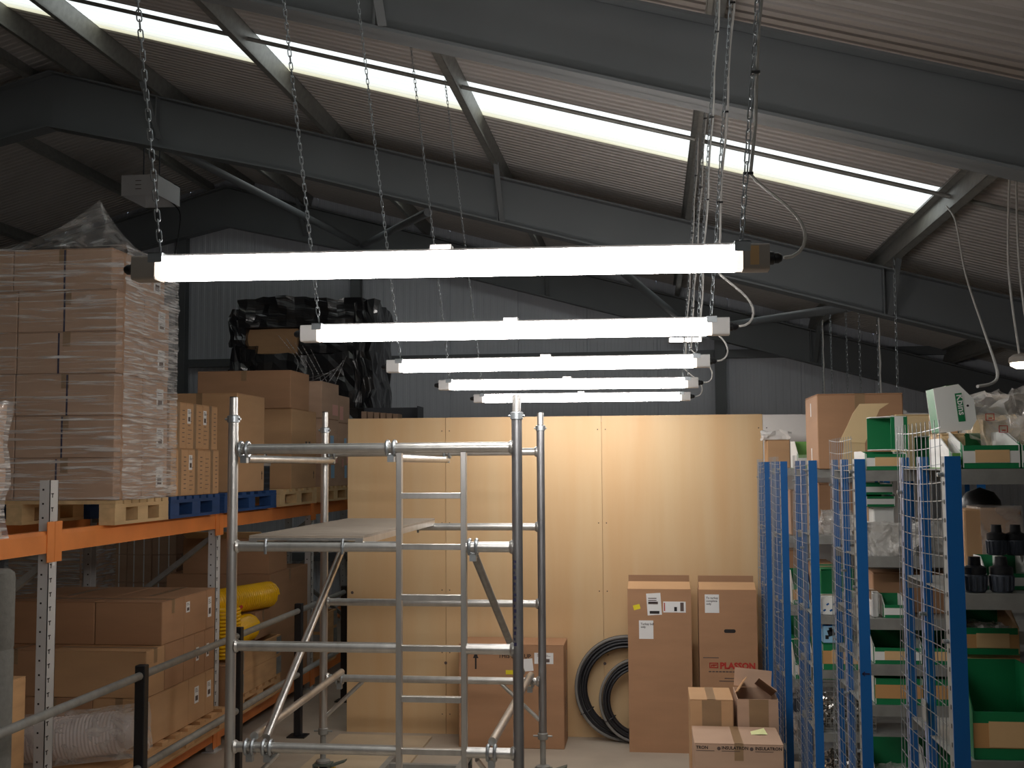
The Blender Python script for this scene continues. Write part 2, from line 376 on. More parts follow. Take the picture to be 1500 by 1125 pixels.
# rafters (portal frames)
ZB, ZT = 4.05, 4.52
def slab(x0, x1, dz0, dz1, z0, ya, yb):
    return MB().prism([(x0, zr(x0, z0)+dz0), (x1, zr(x1, z0)+dz0), (x1, zr(x1, z0)+dz1), (x0, zr(x0, z0)+dz1)], 'y', ya, yb)
PUR = [-5.02, -3.22, -1.475, .35, 2.19, 4.0, 5.8]
PURL = [2*XR-x for x in PUR]
RAFT = [(1.0, 'grey steel roof rafter of the frame in front of the nearest big rafter'), (6.0, 'wide grey steel rafter that crosses above the third hanging light'),
        (11.0, 'grey steel rafter with fly braces just behind the rooflight strip'), (15.95, 'grey steel end rafter close against the gable cladding')]
for Y, lab in RAFT:
    r = thing('roof_rafter', lab, 'beam', (0, Y, 0))
    for x0, x1 in ((XR, XE-.06), (XL+.06, XR)):
        lo = .13 if Y > 2 else 0
        # web deepens towards the ridge
        xm = (x0+2.6) if x1 > XR else (x1-2.6)
        a0, a1 = (x0, x1)
        poly = [(a0, zr(a0, ZB)-(lo if a0 == XR else 0)), (xm, zr(xm, ZB)), (a1, zr(a1, ZB)-(lo if a1 == XR else 0)), (a1, zr(a1, ZT)-.02), (a0, zr(a0, ZT)-.02)]
        MB().prism(poly, 'y', -.006, .006).build('web', STEEL, r)
        fb = MB()
        for (p, q) in ((poly[0], poly[1]), (poly[1], poly[2])):
            fb.prism([p, q, (q[0], q[1]+.018), (p[0], p[1]+.018)], 'y', -.095, .095)
        fb.build('bottom_flange', STEEL, r)
        slab(x0, x1, -.018, 0, ZT, -.095, .095).build('top_flange', STEEL, r)
    for X in (-5.02, -1.475, 2.19):
        MB().box((X-.006, -.09, zr(X, ZB)+.02), (X+.006, .09, zr(X, ZT)-.02)).build('stiffener', STEEL, r)
        MB().bar((X+.05, -.10, zr(X+.05, ZB)+.02), (X+.05, -.55, zr(X+.05, ZT)+.02), .05, .008).build('fly_brace', STEEL, r)
        MB().bar((X+.05, .10, zr(X+.05, ZB)+.02), (X+.05, .22, zr(X+.05, ZT)-.03), .05, .008).build('fly_brace', STEEL, r)
# purlins (Z sections) along the building
def purlin_mesh(X, sgn):
    a = math.atan(T)*sgn; M = Matrix.Rotation(a, 4, 'Y'); b = MB(); t = .006
    prof = [(-.003, 0, .003, .2), (-.003, 0, .065, t), (.065-t, 0, .065, .022), (-.065, .2-t, .003, .2), (-.065, .178, -.065+t, .2)]
    for (x0, z0, x1, z1) in prof: b.box((x0, YF+.03, z0), (x1, YB-.03, z1), M)
    return b
for X, sg in [(x, 1) for x in [-5.93]+PUR] + [(x, -1) for x in [-6.47]+PURL[:6]]:
    o = purlin_mesh(X, sg).build('roof_purlin', GALVD, loc=(X, 0, zr(X, ZT)+.002))
    PL = {-5.93: 'ridge purlin on the rooflight side of the roof', -6.47: 'ridge purlin on the slope beyond the ridge', -5.02: 'galvanised purlin crossing the rooflight nearest the ridge',
          -3.22: 'galvanised purlin crossing the rooflight between the ridge and the light chains', -1.475: 'galvanised purlin from which the plain chains of the lights hang', .35: 'galvanised purlin from which the chains with cables hang',
          2.19: 'galvanised purlin at the lower end of the rooflight strip', 4.0: 'galvanised purlin next below the end of the rooflight', 5.8: 'galvanised purlin closest to the eaves of the side wall'}
    if X in PL: tag(o, PL[X], 'beam')
    else: tag(o, 'galvanised purlin running along the roof slope beyond the ridge', 'beam', 'purlins beyond the ridge')
# long round rod through the purlins beside the rooflight, and cross bracing tubes
tag(MB().tube((XR+.3, 8.60, zr(XR+.3, ZT)+.12), (XE-.2, 8.60, zr(XE-.2, ZT)+.12), .017, 10).build('sag_rod', GALVD, smooth=True),
    'slim round rod running down the slope in front of the rooflight strip', 'rod')
tag(MB().tube((XL+.2, 9.2, zr(XL+.2, ZT)+.12), (XR-.3, 9.2, zr(XR-.3, ZT)+.12), .017, 10).build('sag_rod', GALVD, smooth=True),
    'slim round rod across the far roof slope beyond the ridge', 'rod')
for p, q, lab in (((-5.0, 11.08, 5.43), (-4.2, 15.85, 5.30), 'slim grey round bracing tube running back from beside the ridge'),
             ((-2.2, 11.08, 4.62), (-4.1, 15.85, 5.27), 'slim grey round bracing tube slanting across behind the second light'),
             ((-.6, 11.08, 4.25), (.55, 15.85, 3.98), 'slim grey round bracing tube half hidden above the lights'),
             ((1.9, 11.08, 3.56), (.7, 15.85, 3.94), 'pale grey round bracing tube above the far end of the lights')):
    tag(MB().tube(p, q, .045, 14).build('bracing_tube', STEEL, smooth=True), lab, 'brace')
# plywood partition
YPW = 8.80
par = structure('wall_partition')
sheets = [(-2.40, -1.61, PLYW), (-1.61, -.385, PLYW), (-.385, .84, PLYW), (.84, 2.06, WHITEB)]
for a, b, mm in sheets:
    z1 = 2.445 if mm is PLYW else 2.44
    MB().box((a+.0015, YPW, 0), (b-.0015, YPW+.018, z1)).build('plywood_sheet' if mm is PLYW else 'white_board_sheet', mm, par)
    sc = MB()
    for X in ((a+.03, b-.03) if b-a > 1 else (b-.03,)):
        for z in (.15, .62, 1.10, 1.62, 2.34):
            sc.box((X-.004, YPW-.0005, z-.004), (X+.004, YPW+.001, z+.004))
    tag(sc.build('screw_heads', INK, par), kind='stuff')
kn = MB()
for x, y in ((653, 971), (886, 972), (516, 868)):
    p = PY(x, y, YPW); kn.lathe([(.009, 0), (.012, .0015), (.004, .002)], 10, Matrix.Translation((p.x, YPW, p.z)) @ Matrix.Rotation(math.pi/2, 4, 'X'))
tag(kn.build('knot_marks', INKG, par), kind='stuff')
for X in (-2.36, -1.61, -.385, .84, 2.0):
    MB().box((X-.04, YPW+.019, 0), (X+.04, YPW+.09, 2.40)).build('stud', WOODC, par)
# ================================================================ HANGING LIGHTS
def link_mesh(m, L=.032, W=.0115, r=.0019):
    pts = []; h = L/2-W/2
    for k in range(5): a = math.pi*k/4; pts.append((W/2*math.cos(a), 0, h+W/2*math.sin(a)))
    for k in range(5): a = math.pi+math.pi*k/4; pts.append((W/2*math.cos(a), 0, -h+W/2*math.sin(a)))
    return MB().path(pts, r, 5, closed=True)
_lk = link_mesh(GALV); LINKM = None
def chain(p, q, parent, singles=False, name='chain', k_=1.0):
    """hook plate at q (upper end), links down to p; local to parent at world origin offset"""
    global LINKM
    p, q = V(p), V(q); d = (p-q); n = max(2, int(d.length/(.0255*k_))); dr = d.normalized()
    rot = V((0, 0, -1)).rotation_difference(dr).to_matrix().to_4x4()
    hook = MB().path([q+V((0, 0, .05)), q+V((.012, 0, .03)), q+V((.012, 0, .008)), q+V((0, 0, -.008)), q+V((-.008, 0, 0))], .0025, 6)
    if singles:
        o = hook.build(name, GALV, parent, smooth=True)
        if LINKM is None: LINKM = link_mesh(GALV).mesh('link', GALV, smooth=True)
        for k in range(n):
            l = link('link', LINKM, o); M = Matrix.Translation(q+d*((k+.5)/n)) @ rot @ Matrix.Rotation(math.pi/2*(k % 2)+.5, 4, 'Z'); l.matrix_local = M
        return o
    for k in range(n):
        M = Matrix.Translation(q+d*((k+.5)/n)) @ rot @ Matrix.Rotation(math.pi/2*(k % 2)+.5, 4, 'Z')
        hook.add([M @ (V(v)*k_) for v in _lk.v], _lk.f)
    return hook.build(name, GALV, parent, smooth=True)
def rrect(hy, hz, r, n=3):
    pts = []
    for cy, cz, a0 in ((hy-r, hz-r, 0), (-hy+r, hz-r, 90), (-hy+r, -hz+r, 180), (hy-r, -hz+r, 270)):
        for k in range(n+1):
            a = math.radians(a0+90*k/n); pts.append((cy+r*math.cos(a), cz+r*math.sin(a)))
    return pts
ords = ['first', 'second', 'third', 'fourth', 'fifth']
XM, ZL = -.492, 2.543
def batten(k, Y, label, tilt, cx=XM, zc=ZL, capm=CAPG, topX=(-1.475, .35), singles=False, bow=1.0):
    r = thing('batten_light', label, 'light', (cx, Y, zc), (0, tilt, 0), 'LED battens hung on chains in a row')
    MB().prism(rrect(.029, .029, .014), 'x', -.69, .69).build('diffuser', LEDM, r, smooth=True)
    MB().prism([(-.02, .0285), (.02, .0285), (.016, .034), (-.016, .034)], 'x', -.70, .70).build('spine', CAPW, r)
    for sx in (-1, 1):
        a, b = sorted((sx*.69, sx*.706)); MB().prism(rrect(.0288, .0288, .014), 'x', a, b).build('diffuser_end', LEDEND, r, smooth=True)
        a, b = sorted((sx*.706, sx*.766)); c = MB().prism(rrect(.03, .03, .008), 'x', a, b).build('end_cap', capm, r, smooth=True)
        if sx > 0 and k == 0: MB().box((.722, -.0312, -.02), (.742, -.0296, .024)).build('rating_label', LABEL, c)
        MB().lathe([(.012, 0), (.016, .002), (.016, .011), (.013, .013), (.013, .022), (.008, .03)], 12,
                   Matrix.Translation((sx*.766, 0, 0)) @ Matrix.Rotation(sx*math.pi/2, 4, 'Y')).build('cable_gland', BLACK, r, smooth=True)
        cl = MB().box((sx*.705-.018, -.0315, .012), (sx*.705+.018, -.0298, .036)).box((sx*.705-.018, .0298, .012), (sx*.705+.018, .0315, .036)).box((sx*.705-.018, -.0315, .034), (sx*.705+.018, .0315, .036))
        cl.build('steel_clip', GALV, r)
        zt = zr(topX[0] if sx < 0 else topX[1], ZT)
        chain((sx*.705, 0, .045), ((topX[0] if sx < 0 else topX[1])-cx, 0, zt-zc-.04), r, singles)
    MB().box((.0-.025, -.018, .034), (.025, .018, .044)).build('spine_clip', CAPW, r)
    # supply cable: out of the gland, up in a loose bow to the chain, then tied to it
    xt = topX[1]-cx; zt = zr(topX[1], ZT)-zc
    f = lambda t: (.705+(xt-.705)*t+.011, .006, .045+(zt-.085)*t)
    t0 = (.20-.045)/(zt-.085)
    c0, c1, c2 = V((.80, 0, 0)), V((.80+.085*bow, -.005, .02)), V((.80+.035*bow, 0, .105))
    cp = f(t0); pts = []
    for k_ in range(13):
        t = k_/12; P = [c0, V((.86, 0, -.005)), V((.845+.06*bow, 0, .1)), V((cp[0]+.03, 0, cp[2]-.06)), V(cp)]
        while len(P) > 1: P = [P[i]*(1-t)+P[i+1]*t for i in range(len(P)-1)]
        pts.append(P[0])
    for j in range(1, 15):
        t = t0+(1-t0)*j/14; q = f(t); pts.append(V((q[0]+.004*math.sin(j*1.7), q[1], q[2])))
    MB().path(pts, .0042, 7).build('supply_cable', CABLE, r, smooth=True)
    for t in (t0, .22, .4, .62, .85):
        q = f(t); MB().box((q[0]-.017, q[1]-.008, q[2]-.003), (q[0]+.006, q[1]+.006, q[2]+.003)).build('cable_tie', BLACK, r)
    return r
blab = ['lit LED batten light with grey end caps, largest and frontmost of the hanging row',
        'lit LED batten light second in the hanging row, its end before the black bundle',
        'lit LED batten light third in the hanging row on long chains',
        'lit LED batten light fourth in the hanging row, next to last before the partition',
        'lit LED batten light last in the hanging row, just in front of the plywood partition']
for k in range(5):
    batten(k, 2.64+1.346*k, blab[k], (.0098, .003, 0, .005, .003)[k], capm=CAPG if k == 0 else CAPW, singles=(k == 0))
# second row of battens, end to end under the next purlin, low behind the cartons on the shelving
def row_batten(X, Ya, Yb, label, flexes, grp):
    zc = 2.50; r = thing('batten_light', label, 'light', (X, (Ya+Yb)/2, zc), (0, 0, math.pi/2), grp); h = (Yb-Ya)/2
    MB().prism(rrect(.029, .029, .014), 'x', -h-.12, h+.12).build('diffuser', CAPW, r, smooth=True)   # not seen alight
    MB().prism([(-.02, .0285), (.02, .0285), (.016, .034), (-.016, .034)], 'x', -h-.12, h+.12).build('spine', CAPW, r)
    for sx in (-1, 1):
        a, b = sorted((sx*(h+.12), sx*(h+.18))); MB().prism(rrect(.03, .03, .008), 'x', a, b).build('end_cap', CAPW, r, smooth=True)
        zt = zr(X, ZT)-zc; chain((sx*h, 0, .036), (sx*h, 0, zt-.03), r, k_=1.6)
        if sx in flexes: MB().path([(sx*h+.0, -.014+.004*math.sin(j*2.1), .036+(zt-.03)*j/14) for j in range(15)], .0095, 7).build('flex', CABLE, r, smooth=True)
    return r
for k, (xa, xb) in enumerate(((1313, 1286), (1259, 1240), (1217, 1204))):
    Ya, Yb = PX(xa, 500, 2.19).y, PX(xb, 500, 2.19).y
    row_batten(2.19, Ya, min(Yb, 15.4), ('white batten hung lengthways behind the big carton, the one under the rafter fly brace',
        'white batten hung lengthways behind the big carton, midway along its row', 'white batten hung lengthways behind the big carton, the one by the gable wall')[k], (1,) if k != 1 else (), 'battens over the shelving')
# loose cable swagging from the purlin to the right
pts = []
for x, y, Y in ((1386, 287, 8.5), (1400, 325, 8.2), (1414, 400, 7.6), (1440, 480, 6.4), (1457, 530, 5.4), (1461, 552, 4.9), (1452, 562, 4.7), (1432, 566, 4.6)):
    pts.append(PY(x, y, Y))
def smoothpath(P, n=5):
    out = []
    for i in range(len(P)-1):
        p0, p1, p2, p3 = P[max(i-1, 0)], P[i], P[i+1], P[min(i+2, len(P)-1)]
        for k in range(n):
            t = k/n; out.append(.5*((2*p1)+(p2-p0)*t+(2*p0-5*p1+4*p2-p3)*t*t+(3*p1-p0-3*p2+p3)*t**3))
    return out+[P[-1]]
pts[0].z = zr(pts[0].x, ZT)+.01
tag(MB().path(smoothpath(pts), .0065, 8).build('loose_cable', CABLE, smooth=True), 'pale loose cable swagging from the roof purlin down to the bins', 'cable')
# bulkhead lamp hanging at the right
bp = PY(1502, 530, 6.6)
bl = thing('bulkhead_lamp', 'small lit bulkhead lamp with a grey rim hanging on two cords', 'lamp', bp)
MB().lathe([(.0, .045), (.06, .043), (.085, .025), (.088, .0), (.084, -.004)], 24).build('lamp_body', CAPG, bl, smooth=True)
MB().lathe([(.08, -.003), (.078, -.02), (.05, -.036), (.0, -.04)], 24).build('lens', LAMPM, bl, smooth=True)
ct = PY(1484, 250, 7.4)-bp
for dx in (-.03, .03): MB().path(smoothpath([V((dx, 0, .04)), V((dx+.02, .2, ct.z*.45)), V((ct.x+dx*.6, ct.y, zr(ct.x+bp.x, ZT)-bp.z+.05))]), .0065, 6).build('cord', CABLE, bl)
# floodlight on the far gable
fp = PY(1004, 497, YB-.25)
fo = thing('floodlight', 'small lit white floodlight fixed on the far gable wall', 'light', (fp.x, YB-.14, fp.z))
MB().box((-.24, -.04, -.04), (.24, .05, .04)).build('housing', CAPW, fo, bevel=.006)
MB().box((-.215, -.046, -.028), (-.03, -.0395, .028)).build('lens', LEDFAR, fo); MB().box((.0, -.046, -.028), (.215, -.0395, .028)).build('lens', LEDFAR, fo)
MB().box((-.05, .049, -.03), (.05, .14, .03)).build('bracket', STEEL, fo)
# white heater box near the ridge
a, b = PY(178, 257, 12.2), PY(231, 285, 12.2)
hb = thing('heater_box', 'white sheet metal box with three slots hung below the ridge', 'heater', ((a.x+b.x)/2, 12.2, b.z))
wx, hz_, dy = (b.x-a.x)/2, a.z-b.z, .62
MB().box((-wx, 0, 0), (wx, .01, hz_)).build('front_panel', HEAT, hb)
MB().box((wx-.01, .01, -.0), (wx, dy, hz_)).build('side_panel', HEAT, hb); MB().box((-wx, .01, 0), (-wx+.01, dy, hz_)).build('side_panel', HEAT, hb)
MB().box((-wx, .01, hz_-.01), (wx, dy, hz_)).box((-wx, dy-.01, 0), (wx, dy, hz_)).build('top_panel', HEAT, hb)
for k in range(3): MB().box((-.05, -.002, hz_*(.3+.2*k)), (.02, .001, hz_*(.3+.2*k)+.008)).build('slot', INKG, hb)
for y_ in (.1, dy-.1): MB().tube((0, y_, hz_-.005), (0, y_, zr(hb.location.x, ZT)-b.z+.01), .008, 6).build('hanging_rod', STEELD, hb)
pc = [PY(262, 287, 12.75), PY(263, 310, 12.75), PY(262, 340, 12.75), PY(256, 372, 12.75)]
pc[0] = V((pc[0].x-.14, 12.75, b.z+.08))
tag(MB().path(smoothpath(pc), .007, 6).build('dangling_lead', BLACK, smooth=True), 'thin black lead dangling from the white heater box', 'cable')
# ================================================================ PALLET RACK (left)
XF, XB = -3.19, -4.22          # aisle face and rear face of the rack
UY = [3.43, 5.77, 8.11, 10.46, 12.80, 15.14]
rack = thing('pallet_rack', 'long pallet rack with pale grey uprights and orange beams', 'rack', (0, 0, 0))
def upright(X, Y, sgn, top):
    """C section with its slotted face towards the aisle (sgn +1) or the rear"""
    w_, d_, t = .085, .06, .004
    b = MB(); x1 = X; x0 = X-sgn*d_
    lo, hi = sorted((x1, x1-sgn*t)); b.box((lo, Y-w_/2, 0), (hi, Y+w_/2, top))
    lo, hi = sorted((x0, x1)); b.box((lo, Y-w_/2, 0), (hi, Y-w_/2+t, top)); b.box((lo, Y+w_/2-t, 0), (hi, Y+w_/2, top))
    o = b.build('upright', UPR, rack)
    sl = MB()
    for k in range(int(top/.075)):
        z = .05+.075*k
        for dy in (.018,):
            sl.box((x1-sgn*.001, Y-dy-.012, z), (x1+sgn*.0008, Y-dy+.012, z+.006)); sl.box((x1-sgn*.001, Y-dy-.004, z-.018), (x1+sgn*.0008, Y-dy+.004, z))
        sl.box((x0+sgn*.016, Y-w_/2-.0008, z+.02), (x0+sgn*.026, Y-w_/2+.001, z+.03))
    tag(sl.build('slots', INK, o), kind='stuff')
    MB().box((min(x0, x1)-.02, Y-.07, 0), (max(x0, x1)+.02, Y+.07, .006)).build('foot_plate', UPR, o)
    return o
for i, Y in enumerate(UY):
    u = upright(XF, Y, 1, 2.0 if i < 2 else 1.728)
    if i == 1:
        for z, m_ in ((1.69, RED), (1.715, PAPER), (1.60, PAPER), (1.545, PAPER)):
            MB().box((XF+.0402-.04, Y-.012, z), (XF+.0435-.04, Y+.014, z+.022)).build('sticker', m_, u)
    upright(XB, Y, -1, 2.0 if i < 2 else 1.728)
    for k, (za, zb) in enumerate(((.15, .85), (.85, 1.55))):
        p, q = ((XF-.05, Y, za), (XB+.05, Y, zb)) if k % 2 == 0 else ((XB+.05, Y, za), (XF-.05, Y, zb))
        MB().bar(p, q, .035, .045, (0, 1, 0)).build('frame_brace', GALVD, rack)
    MB().bar((XF-.05, Y, 1.68), (XB+.05, Y, 1.68), .04, .045).build('frame_brace', GALVD, rack)
for a, b in zip(UY, UY[1:]):
    for zb, zt in ((1.615, 1.73), (.08, .19)):
        for X, sg in ((XF, 1), (XB, -1)):
            x0, x1 = sorted((X+sg*.004, X-sg*.05))
            bm = MB().prism([(x0, zb), (x1, zb), (x1, zt-.02 if sg > 0 else zt), (x1-.012, zt), (x0, zt)], 'y', a+.045, b-.045).build('beam', ORANGE, rack)
            for Yc in (a+.045, b-.045):
                ya, yb = (Yc-.003, Yc+.03) if Yc < (a+b)/2 else (Yc-.03, Yc+.003)
                MB().box((X+sg*.0045 if sg > 0 else X-.009, ya-.04 if Yc < (a+b)/2 else ya, zb-.05), (X+.009 if sg > 0 else X-.0045, yb if Yc < (a+b)/2 else yb+.04, zt+.05 if (Yc < 6.5 and zt > 1) else zt-.002)).build('beam_connector', ORANGE, bm)
ZU, ZLW = 1.73, .19           # beam tops
# ---------------------------------------------------------------- pallets
def pallet(label, x0, x1, y0, y1, z, m, group=None, across=True):
    """deck boards run along X, three stringer rows of blocks along Y"""
    r = thing('pallet', label, 'pallet', ((x0+x1)/2, (y0+y1)/2, z), group=group); w_, d_ = x1-x0, y1-y0
    n = 7
    for k in range(n):
        y = -d_/2+.05+(d_-.1)*k/(n-1); MB().box((-w_/2, y-.045, .122), (w_/2, y+.045, .144)).build('deck_board', m, r)
    for k in range(3):
        x = -w_/2+.05+(w_-.1)*k/2; MB().box((x-.05, -d_/2, .1), (x+.05, d_/2, .1215)).build('bearer', m, r)
        MB().box((x-.05, -d_/2, 0), (x+.05, d_/2, .0195)).build('bottom_board', m, r)
        for j in range(3):
            y = -d_/2+.07+(d_-.14)*j/2; MB().box((x-.049, y-.07, .02), (x+.049, y+.07, .0995)).build('block', m, r)
    return r
def yx(px, X): return PX(px, 730, X).y
XA = -3.12                    # aisle side of the loads
def xat(px, Y): return PY(px, 700, Y).x
# --- wrapped carton stack
y0w, y1w = yx(169, XA), yx(247, XA)
pallet('pale wooden pallet under the film wrapped carton stack on the upper beams', XA-1.26, XA, y0w, y1w, ZU, WOOD)
zb0 = ZU+.145; zt0 = PX(172, 360, XA).z; hh = (zt0-zb0)/6
bw = .625; bd = (y1w-y0w)/2-.004
names6 = ['bottom', 'second', 'third', 'fourth', 'fifth', 'top']
for L in range(6):
    sh = (.0, .012, -.004, .006, .0, -.035)[L]
    for c in range(2):
        for dd in range(2):
            if c == 1 and dd == 1: continue
            xa = XA-.012+min(sh, 0)-bw*(c+1)-.003*c; ya = y0w+.004+dd*(bd+.004)
            r = carton('carton', 'brown carton in the %s layer of the film wrapped stack' % names6[L], xa, xa+bw-.003, ya, ya+bd, zb0+hh*L+.0005, zb0+hh*(L+1)-.0015, K_C, group='wrapped cartons, %s layer' % names6[L], tape='y')
            if dd == 0: decal(r, fr_of(r, 'front'), bw*(.46+.05*((L*7) % 3-1)), .0, .011, hh-.008, NAVY, 'strap')
            if c == 0 and dd == 1: ship_label(r, 'right', bd*.55, hh*.25, .1, .13)
wr = thing('stretch_wrap', 'clear stretch film wound round the carton stack and gathered into a peak', 'film', ((XA-.62), (y0w+y1w)/2, zb0))
hx, hy, HZ = .655, (y1w-y0w)/2+.012, zt0-zb0
def filmwall(p, q, ztop, nu, nv, amp, seed, nrm):
    rows = []
    for j in range(nv+1):
        row = []
        for i in range(nu+1):
            u = i/nu; z = ztop*j/nv; c = V(p)*(1-u)+V(q)*u
            n_ = noise.noise(V((c.x*5+seed, c.y*5, z*16)))*amp
            row.append((c.x+nrm[0]*(abs(n_)+.004), c.y+nrm[1]*(abs(n_)+.004), z))
        rows.append(row)
    return MB().sheet(rows)
filmwall((-hx, -hy, 0), (hx, -hy, 0), HZ+.01, 40, 70, .010, 3, (0, -1)).build('film_front', FILM_F, wr, smooth=True)
filmwall((hx, -hy, 0), (hx, hy, 0), HZ+.01, 40, 90, .022, 9, (1, 0)).build('film_side', FILM_S, wr, smooth=True)
filmwall((hx, hy, 0), (-hx, hy, 0), HZ+.01, 16, 40, .01, 5, (0, 1)).build('film_rear', FILM_F, wr, smooth=True)
pk = PY(146, 295, (y0w+y1w)/2) - V(wr.location)
rows = []
NU = 28
for j in range(15):
    t = j/14; row = []
    for i in range(NU*4+1):
        u = i/(NU*4)*4; e = int(u) % 4; f = u-int(u)
        cs = [(-hx, -hy), (hx, -hy), (hx, hy), (-hx, hy)]; a, b = cs[e], cs[(e+1) % 4]
        cx_, cy_ = a[0]+(b[0]-a[0])*f, a[1]+(b[1]-a[1])*f
        k = (1-t)**1.0; px_, py_ = pk.x, pk.y
        x = px_+(cx_-px_)*k; y = py_+(cy_-py_)*k
        dist = math.hypot(cx_-px_, cy_-py_)
        zz = HZ+.01 + (pk.z-HZ)*(max(0, t-.0)**(1.7+dist*1.0))
        zz += .012*noise.noise(V((x*9, y*9, t*4)))*(1-t)
        row.append((x, y, zz))
    rows.append(row)
MB().sheet(rows).build('film_tent', FILM_T, wr, smooth=True)
# --- blue pallets with cases
y0, y1 = yx(250, XA), yx(322, XA)
pallet('blue painted pallet under the small taped cases', XA-1.2, XA, y0, y1, ZU, WOODB)
zc = ZU+.145; cw = (y1-y0-.02)/3
for L in range(2):
    for k in range(3):
        h_ = .315
        r = carton('carton', 'narrow printed case with a tape stripe in the %s row on the blue pallet' % ('lower', 'upper')[L], XA-.42, XA-.015*L-.005, y0+.01+cw*k-(.03 if L else 0)*0, y0+.01+cw*k+cw-.004, zc+h_*L+.0005, zc+h_*(L+1)-.001, K_B, group='narrow cases, %s row' % ('lower', 'upper')[L])
        fr = fr_of(r, 'right'); decal(r, fr, cw*.5-.024, .0, .046, h_-.01, TAPE, 'tape_strip')
        pr = []
        for q in range(8):
            decal(r, fr, cw*.08, h_*(.12+.095*q), cw*(.22 if q % 2 else .14), .004, INKG, 'print_line'); decal(r, fr, cw*.74, h_*(.15+.095*q), cw*.13, .005, INKG, 'print_line')
        if (L, k) in ((0, 1), (1, 1), (1, 2)): ship_label(r, 'right', .01, h_*.55, .055, .1)
y0b, y1b = yx(329, XA), yx(405, XA)
pallet('blue painted pallet under the single tall tan carton', XA-1.2, XA, y0b, y1b, ZU, WOODB)
yb0, yb1 = yx(346, XA), yx(387, XA); ztb = PX(346, 575, XA).z
r = carton('carton', 'tall tan carton with small print on the blue pallet', XA-.60, XA-.004, yb0, yb1, zc, ztb, K_B, tape='y')
fr = fr_of(r, 'right'); W_, H_ = r['d'], r['h']
for u, v in ((.46, .38), (.56, .38), (.66, .38), (.52, .31), (.60, .31)): decal(r, fr, W_*u, H_*v, .04, .035, INKG, 'faint_print')
arrow(r, fr, W_*.92, H_*.12, .07, INK)
# small black crate and grey block between the cartons
bx = yx(389, XA)
r = thing('plastic_crate', 'small grey and black plastic crate between the tall cartons', 'crate', (XA-.16, yx(396, XA), zc))
MB().box((-.12, -.10, 0), (.12, .10, .20)).build('crate_body', CHAR, r, bevel=.004)
for k in range(4): MB().box((.1195, -.09, .02+.045*k), (.1225, .09, .05+.045*k)).build('rib', BLACK, r)
MB().box((-.125, -.105, .20), (.125, .105, .225)).build('rim', CAPG, r)
MB().box((-.1, -.08, .226), (.1, .08, .38)).build('lid_block', CHAR, r); MB().box((.0995, -.04, .28), (.102, .04, .36)).build('sticker', PAPER, r)
# --- wooden pallets with big cartons
y0c, y1c = yx(410, XA), yx(464, XA)
pallet('wooden pallet under two stacked brown cartons on the upper beams', XA-1.2, XA, y0c, y1c, ZU, WOOD)
yk0, yk1 = yx(427, XA), yx(463, XA); zk = PX(427, 598, XA).z
r = carton('carton', 'upright brown carton carrying a wide carton on top', XA-.62, XA-.004, yk0, yk1, zc, zk, K_B, tape='y')
fr = fr_of(r, 'right'); decal(r, fr, r['d']*.55, r['h']*.55, .05, .035, INKG, 'faint_print'); decal(r, fr, r['d']*.68, r['h']*.55, .05, .035, INKG, 'faint_print'); arrow(r, fr, r['d']*.9, r['h']*.12, .07, INK)
yk2 = yx(446, XA+.0); ztk = PX(424, 541, XA).z
r = carton('carton', 'wide brown carton lying on top of an upright carton', XA-.86, XA-.01, yk0-.02, yk0+.52, zk+.002, ztk, K_A, tape='y')
y0d, y1d = yx(470, XA), yx(512, XA)
pallet('wooden pallet under the dull cartons with coloured stickers', XA-1.2, XA, y0d, y1d, ZU, WOOD)
yl0, yl1, yl2 = yx(471, XA), yx(496, XA), yx(512, XA)
zl1, zl2 = PX(468, 612, XA).z, PX(468, 557, XA).z
for (ya, yb, za, zb_, lab, st) in ((yl0, yl1, zc, zl1, 'dull grey brown carton low in the stickered stack', 1), (yl0, yl1, zl1+.002, zl2, 'dull grey brown carton on top of the stickered stack', 0),
                       (yl1+.004, yl2, zc, zl1-.02, 'dull carton with pink and blue stickers beside the plywood edge', 2), (yl1+.004, yl2, zl1-.018, zl2-.10, 'dull carton with a pink sticker beside the black bundle', 3)):
    r = carton('carton', lab, XA-.55, XA-.004, ya, yb, za, zb_, K_C, tape='y'); fr = fr_of(r, 'right'); W_, H_ = r['d'], r['h']
    if st in (1, 2):
        for u, v, du, dv, m_ in ((.5, .62, .16, .14, BLUES), (.75, .35, .14, .2, PINK), (.3, .3, .12, .12, PINK), (.55, .12, .16, .2, BLUES)): decal(r, fr, W_*u, H_*v, W_*du*1.3, H_*dv, m_, 'sticker')
    elif st == 3: decal(r, fr, W_*.1, H_*.1, W_*.3, H_*.5, PINK, 'sticker')
    else: decal(r, fr, W_*.62, H_*.12, W_*.34, H_*.3, PINK, 'sticker')
